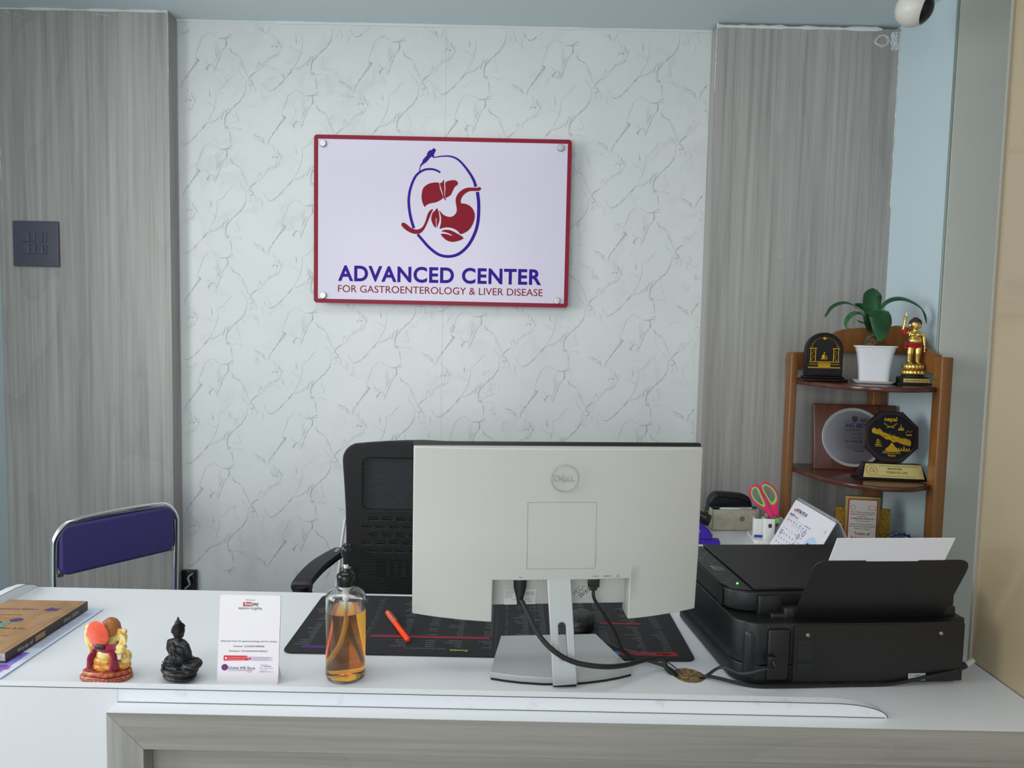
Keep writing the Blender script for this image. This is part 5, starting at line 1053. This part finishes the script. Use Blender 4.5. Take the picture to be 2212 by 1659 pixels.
q = M(TP); q.text('2nd MEDICINE UPDATE-023', 0, gh-.081, .0055, .078, align='CENTER', bold=.015).text('Token of', 0, gh-.136, .0105, .052, align='CENTER', bold=.01).text('Appreciation', 0, gh-.151, .0105, .074, align='CENTER', bold=.01).shp([rrect(.024, .014, .002, 3, .030, gh-.040), rrect(.022, .012, .002, 3, .030, gh-.040)], .0002); q.build('red_lettering', mat('red lettering', 'a02838', .4), tp)
M(TP).shp([oval(.030, .008, 30, 0, gh-.170)], .0003).build('green_ellipse', mat('lime print', 'a8c030', .4), tp)
ra = thing('round_acrylic_award', 'round clear award with blue scalloped ring on the lower shelf', 'award', (1.325, 2.36, T3), -5)
M().rbox((-.05, -.015, 0), (.05, .015, .012), .002).build('foot', M_BLACKM, ra)
M(TR(0, 0, .070) @ RX(90)).lathe([(.064, -.003), (.065, 0), (.064, .003), (0, .003)], 48).build('clear_disc', mat('clear acrylic', 'ffffff', .03, trans=1, ior=1.49), ra)
q = M(TR(0, -.0045, .070) @ FRONT); sc_pts = [((.058+.0025*math.cos(22*t))*math.cos(t), (.058+.0025*math.cos(22*t))*math.sin(t)) for t in [2*PI*i/176 for i in range(176)]]
q.shp([sc_pts, oval(.050, .050)], .001).shp([oval(.046, .046), oval(.043, .043)], .001); q.build('blue_ring', mat('dark blue ring', '2a2a70', .3), ra)

# ================================================================== things on the return table
bx = thing('stationery_box', 'cream card box with a round clasp on the return table', 'box', (.762, 2.415, DZ+.0003), 2)
M_CREAM = mat('cream card', 'd8d2cc'); M_BOX = mat('beige box card', 'b9b5a0', .6, var=('aaa58f', 80, .5, .7))
bw, bd, bh = .150, .085, .072
q = M(); q.box((-bw/2, -bd/2, 0), (bw/2, bd/2, .003)).box((-bw/2, -bd/2, .0), (bw/2, -bd/2+.003, bh)).box((-bw/2, bd/2-.003, 0), (bw/2, bd/2, bh)).box((-bw/2, -bd/2, 0), (-bw/2+.003, bd/2, bh)).box((bw/2-.003, -bd/2, 0), (bw/2, bd/2, bh)); q.build('box_body', M_BOX, bx, smooth=False)
M(TR(.026, -bd/2, .042) @ RX(90)).lathe([(.0085, 0), (.0088, .001), (.007, .0018), (.0035, .001), (0, .0015)], 24).build('clasp', mat('bronze clasp', '8d8270', .4, .4), bx)
def bxw(p): return world_of(bx, p)
for i, (pa, pb, colr, nm, lab) in enumerate((((-.072, -.02, .074), (.078, -.034, .079), '1c2344', 'navy_pen', 'navy pen lying across the cream box, behind the white pen'), ((-.05, -.036, .0745), (.06, -.040, .0765), 'd8dadc', 'white_pen', 'white pen lying on the front edge of the cream box'))):
    A_, B_ = bxw(pa), bxw(pb); t = thing('pen', lab, 'pen', A_, group='pens lying across the cream box'); d_ = B_-A_
    M().tube([Vector(), d_*.02, d_*.06, d_*.9, d_], [.001, .002, .0034, .0034, .0028], 12).build('barrel', mat(nm, colr, .3), t)
    M().tube([d_*.9+Vector((0, -.0036, .002)), d_*.6+Vector((0, -.0036, .002))], .0009, 6).build('clip', M_STEEL, t)
po = thing('zipped_pouch', 'black zipped pouch resting on the cream box', 'pouch', bxw((0, .022, .030)), 2)
q = M(); vs = []; n = 40; prof = [(-.082, .0), (-.078, .03), (-.070, .072), (-.052, .092), (-.02, .094), (.03, .090), (.052, .086), (.070, .074), (.078, .050), (.082, .0)]
vs_, fs_ = shape([[(p.x, p.y) for p in catmull([(a, b, 0) for a, b in prof], 5)]], .045, .012); q.add([(v.x, .022-v.z, v.y*.96) for v in vs_], fs_); q.build('pouch_body', mat('black nylon', '101013', .5, bump=(400, .2, .0005)), po)
M().tube(catmull([(-.079, -.024, .03), (-.066, -.024, .062), (-.045, -.024, .076), (0, -.0245, .075), (.05, -.0245, .066), (.074, -.024, .045)], 6), .0018, 6).build('zip', M_BLACKG, po)
M(TR(-.077, -.0235, .026) @ RX(90)).lathe([(.0045, 0), (.0045, .001), (.0025, .001), (.0025, 0), (.0045, 0)], 16).build('zip_pull', M_STEEL, po)

ph = thing('pen_holder', 'white plastic pen holder with open cups on the return table', 'holder', (.838, 2.268, DZ+.0003), -6)
M().shp([rrect(.105, .115, .015)], .004, bevel=.001).shp([rrect(.105, .115, .015), rrect(.099, .109, .013)], .012, TR(0, 0, .002)).build('base_tray', M_WHITEP, ph)
def cup(x, y, w_, h_, nm='cup', mt_=None):
    M().shp([rrect(w_, w_, .004, 3, x, y), rrect(w_-.004, w_-.004, .003, 3, x, y)], h_, TR(0, 0, .004)).build(nm, mt_ or M_WHITEP, ph)
cup(-.034, -.015, .028, .072); cup(-.004, -.032, .034, .078); cup(.030, .0, .036, .07)
M().shp([rrect(.010, .012, .0005, 2, 0, 0)], .0003, TR(-.004, -.0494, .060) @ FRONT).build('printed_square', M_INK, ph)
M().box((-.047, -.031, .016), (-.022, -.0295, .024)).build('blue_strip', mat('blue strip', '2b4aa8', .4), ph, smooth=False)
for i, (x_, y_, h_, colr, lab) in enumerate(((-.034, -.015, .094, '4a2420', 'brown capped stick standing in the left cup of the holder'), (-.010, -.028, .086, 'c2c4c8', 'pale marker standing in the front cup of the holder'))):
    b_ = world_of(ph, (x_, y_, .006)); t = thing('marker_pen', lab, 'pen', b_, group='sticks standing in the pen holder')
    M().lathe([(.006, .0), (.0065, .002), (.0065, h_-.004), (.005, h_), (0, h_)], 16).build('barrel', mat('marker '+colr, colr, .3), t)
    M().lathe([(.0072, h_*.72), (.0074, h_), (.006, h_+.004), (0, h_+.004)], 16).build('cap', mat('smoky cap', '9a9488', .15, trans=.5), t)

sb = world_of(ph, (.012, -.010, .03)); sb = Vector((.842, 2.235, DZ+.055))
sci = thing('scissors', 'pink and lime handled scissors standing in the pen holder', 'scissors', sb)
def sp(px, py, y=2.235): return on_y(px, py, y)-sb
def s2(pts, n=5, closed=True): 
    return [(p.x, p.z) for p in catmull([sp(a, b) for a, b in pts], n, closed)]
# outlines from the photo's own proportions, drawn in the plane of the scissors
def z6(x, y): return (1480+x/5.027, 1000+y/5.027)
def outl(pts): return s2([z6(*p) for p in pts])
L_out = outl([(765,232),(800,250),(822,300),(850,350),(885,420),(905,480),(950,540),(940,590),(920,598),(895,560),(850,505),(790,470),(735,420),(705,370),(695,310),(710,255)])
L_in = outl([(760,255),(792,275),(815,330),(845,395),(865,450),(850,475),(800,450),(745,405),(715,350),(712,300),(730,262)])
L_in2 = outl([(765,272),(785,300),(805,345),(830,400),(848,440),(835,452),(800,432),(755,390),(730,345),(725,305),(745,275)])
R_out = outl([(870,205),(925,232),(975,275),(1003,330),(1003,400),(1000,470),(1015,540),(1025,590),(975,580),(950,540),(925,480),(895,420),(850,340),(820,280),(818,235),(840,210)])
R_in = outl([(865,225),(920,250),(965,295),(990,350),(990,400),(965,440),(935,450),(905,410),(870,350),(835,290),(830,245)])
R_in2 = outl([(870,243),(915,265),(955,308),(978,355),(976,395),(955,420),(935,425),(912,395),(880,340),(850,290),(848,255)])
XZ = lambda d: TR(0, d, 0) @ FRONT
M(XZ(.004)).shp([L_out, L_in], .008, bevel=.0018).build('pink_handle', mat('hot pink plastic', 'f0206a', .35), sci)
M(XZ(.004)).shp([R_out, R_in], .008, bevel=.0018).build('pink_handle', mat('hot pink plastic', 'f0206a'), sci)
M(XZ(.0035)).shp([L_in, L_in2], .007).build('lime_insert', mat('lime plastic', '8fd860', .4), sci)
M(XZ(.0035)).shp([R_in, R_in2], .007).build('lime_insert', mat('lime plastic', '8fd860'), sci)
c0 = sp(*z6(985, 600))
M(TR(0, 0, 0)).tube([sp(*z6(955, 570)), sp(*z6(985, 650)), sp(*z6(980, 690))], [.010, .011, .006], 10, ).build('pivot_guard', mat('grey guard', '6d706c', .4), sci)
M(TR(c0.x+.001, -.010, c0.z-.006) @ RX(90)).lathe([(.0085, -.004), (.0085, .001), (.007, .003), (0, .003)], 20).build('pivot_cap', mat('lime plastic', '8fd860'), sci)
M().shp([[(c0.x-.006, c0.z), (c0.x+.006, c0.z), (c0.x+.002, -.045), (c0.x-.001, -.045)]], .002, XZ(.003)).build('blade', M_STEEL, sci)

# desk calendar: ridge runs front to back
cl = thing('desk_calendar', 'white spiral desk calendar tent with circled dates on the return table', 'calendar', (.905, 2.062, DZ+.0003), 0)
chh, cl2 = .150, .138
Pg = Matrix(((0, -.49, -.87, -.0), (-1, 0, 0, 0), (0, -.87*-1, -.49*-1, 0), (0, 0, 0, 1)))
# page frame: u runs from far to near, v up the slope; faces -X and up
th = math.atan2(.150, .080)
U_ = Vector((0, -1, 0)); V_ = Vector((math.cos(th), 0, math.sin(th))); Nn = U_.cross(V_); 
PT = Matrix(((U_.x, V_.x, Nn.x, -.084), (U_.y, V_.y, Nn.y, 0), (U_.z, V_.z, Nn.z, .002), (0, 0, 0, 1)))
V2 = Vector((-math.cos(th), 0, math.sin(th))); N2 = V2.cross(U_)
PB_ = Matrix(((U_.x, V2.x, N2.x, .084), (U_.y, V2.y, N2.y, 0), (U_.z, V2.z, N2.z, .002), (0, 0, 0, 1)))
sl2 = math.hypot(.150, .080)
M(PT).shp([rrect(2*cl2, sl2-.004, .004, 3, 0, sl2/2)], .002, TR(0, 0, -.001)).build('front_page', M_PAPER, cl)
M(PB_).shp([rrect(2*cl2, sl2-.004, .004, 3, 0, sl2/2)], .002, TR(0, 0, -.001)).build('back_board', mat('board grey', 'a8a8ac', .6), cl)
M(PT).shp([[(-cl2+.02, .0), (cl2-.02, 0), (cl2-.02, .001), (-cl2+.02, .001)]], .001).box((-.08*0-.0, 0, 0), (.001, .001, .001)).build('base_fold', M_PAPER, cl)
q = M()
for k in range(44):
    y_ = -cl2+.008+k*(2*cl2-.016)/43
    q.tube([(.0042*math.cos(t)*1.0, y_, .1525+.0055*math.sin(t)) for t in [2*PI*i/10 for i in range(11)]], .0006, 5, cap=False)
q.build('spiral_binding', mat('white wire', 'c8ccd8', .3, .4), cl)
q = M(PT @ TR(0, 0, .0012)); q.text('आश्विन २०८१', -.125, .118, .008, .062, bold=.01).text('NATIONAL PATH LAB', -.098, .138, .010, .075, bold=.03).text('SEP/OCT 2024', .000, .1135, .0038, .036).box((-.128, .1125, 0), (.03, .1129, .0001)).box((-.128, .0985, 0), (.03, .0989, .0001))
days = ['आइत', 'सोम', 'मंगल', 'बुध', 'बिही', 'शुक्र', 'शनि']
for k in range(7): q.text(days[k], -.118+.0215*k, .1025, .0042)
n_ = 1
for r_ in range(6):
    for k in range(7):
        if (r_ == 0 and k < 2) or n_ > 31: continue
        q.text(''.join(chr(0x966+int(ch_)) for ch_ in str(n_)), -.116+.0215*k, .090-.0165*r_, .006); n_ += 1
q.build('blue_lettering', mat('violet blue print', '2c2878', .5), cl)
q = M(PT @ TR(0, 0, .0014))
for x_, y_ in ((-.113, .0595), (.0155, .0915), (-.006, .0760), (-.006, .0440)): q.shp([oval(.0085, .0085, 24, x_, y_), oval(.0066, .0066, 24, x_, y_)], .0002)
q.build('date_circles', mat('purple ink ring', '4a1a9a', .5), cl)
M(PT @ TR(0, 0, .0014)).box((-.098, .1335, 0), (-.030, .1345, .0001)).box((-.112, .135, 0), (-.100, .143, .0002)).build('orange_mark', mat('orange print', 'd8703a', .5), cl)
M(PT @ TR(0, 0, .0009)).shp([oval(.040, .046, 30, .080, .055)], .0003).build('picture_blob', mat('sky blue print', 'bcd6ee', .5), cl)
q = M(PT @ TR(0, 0, .0013)); q.shp([oval(.009, .010, 20, .066, .068)], .0002).shp([oval(.008, .008, 20, .095, .060)], .0002).build('picture_hair', mat('navy print blue', '20308a', .5), cl)
q = M(PT @ TR(0, 0, .0015)); q.shp([oval(.006, .006, 20, .067, .060)], .0002).shp([oval(.006, .006, 20, .096, .052)], .0002).shp([oval(.004, .005, 12, .115, .130)], .0002).build('picture_faces', mat('peach print', 'e8b0a0', .5), cl)

# stapler and small black device by the monitor edge
stp = thing('stapler', 'purple stapler on the return table beside the monitor edge', 'stapler', (.602, 2.20, DZ+.0003), -8)
M().rbox((-.055, -.020, 0), (.068, .020, .006), .002).build('base', mat('white rubber', 'd4d4e0', .5), stp)
M_PUR = mat('purple plastic', '3a1aa0', .3)
M().rbox((-.050, -.017, .006), (.060, .017, .022), .004).build('magazine', M_PUR, stp)
M(TR(-.05, 0, .022) @ RY(-0)).shp([[(-.0, 0), (.082, 0), (.088, .012), (.076, .030), (.050, .048), (-.0, .056)]], .032, TR(0, .016, 0) @ FRONT, bevel=.004).build('top_arm', M_PUR, stp)
M(TR(-.03, -.0165, .05) @ FRONT).text('KANGARO', .0, -.006, .007, .028, bold=.02).text('HD-10', .0, -.018, .004, .02).build('lettering', M_PAPER, stp)
dv = thing('card_reader', 'small black electronic device leaning by the cream box near the monitor', 'device', (.612, 2.33, DZ+.0003), -20)
DV = TR(0, 0, .052) @ RY(18)
M().rbox((-.045, -.02, 0), (-.005, .02, .055), .004).build('foot', M_BLACK, dv)
M(DV).rbox((-.06, -.035, .0), (.055, .035, .026), .006).build('body', M_BLACK, dv)
M(DV @ TR(.010, -.030, .0263)).text('V-Guan', 0, 0, .008, .03, bold=.02).build('lettering', M_PAPER, dv)
M(DV).rbox((-.05, -.028, .0255), (.012, .028, .0268), .001).build('screen', mat('device screen', '30343a', .15), dv)

# small pieces that belong to a part go one level under it
def nest(root, par, kids):
    ch = list(root.children); p = next(c for c in ch if c.name.split('.')[0] == par)
    for c in ch:
        if c is not p and c.name.split('.')[0] in kids: c.parent = p
nest(mo, 'recess_plate', ('rating_label', 'label_printing', 'handwritten_date', 'small_sticker'))
nest(mo, 'rear_shell', ('badge', 'mount_cover_outline', 'port_marking')); nest(mo, 'stand_neck', ('slot_rim',)); nest(mo, 'stand_base', ('stand_foot_pad',))
nest(pr, 'control_panel', ('display', 'panel_marking', 'power_light')); nest(pr, 'rear_cover', ('screw', 'rear_vent', 'rating_label', 'label_printing')); nest(pr, 'paper_support', ('paper_stack',))
nest(bo, 'pump_head', ('plunger',)); nest(bo, 'liquid', ()); nest(bo, 'pump_body', ('dip_tube',))
nest(sign, 'panel', ('border', 'blue_emblem', 'red_emblem', 'clinic_name', 'subtitle'))
nest(ca, 'card_panel', ('black_lettering', 'red_logo_tile', 'white_lettering', 'red_band', 'grey_band', 'band_lettering', 'blue_lettering', 'red_lettering'))
nest(dm, 'mat_sheet', ('edge_stitching', 'printed_band', 'printed_lettering', 'brand_lettering', 'printed_rules'))
nest(cl, 'front_page', ('blue_lettering', 'date_circles', 'picture_blob', 'picture_hair', 'picture_faces'))
nest(di, 'front_cover', ('hinge_groove', 'oval_print', 'oval_lettering', 'script_lettering', 'violet_marks', 'butterfly_print', 'petal_print')); nest(di, 'spine', ('spine_lettering', 'spine_patch'))
nest(gf, 'body', ('fingers', 'hair', 'hair_jewel', 'painted_features', 'waist_sash', 'arm_sash')) if False else None
nest(gf, 'plinth', ('name_plate', 'plate_lettering')); nest(ot, 'foot', ('gold_plate', 'plate_lettering', 'plate_emblem')); nest(ot, 'octagon_body', ('round_inlay', 'gold_relief'))
nest(wp, 'wooden_board', ('plate_rim', 'silver_plate', 'engraved_lettering', 'violet_lettering')); nest(tp, 'card', ('black_lettering', 'red_lettering', 'green_ellipse'))
nest(pt, 'pot', ('soil',)); nest(ap, 'body', ('raised_rim', 'gold_relief')); nest(sc_, 'ball_housing', ('lens_face',)); nest(sw, 'plate', ('marking',)); nest(oc, 'back_frame', ('mesh_cloth', 'rear_cloth', 'lower_cloth', 'lumbar_slats'))
nest(sci, 'pink_handle', ()); nest(fc, 'back_tube', ('pad_bracket',))
print('objects', len(bpy.data.objects))
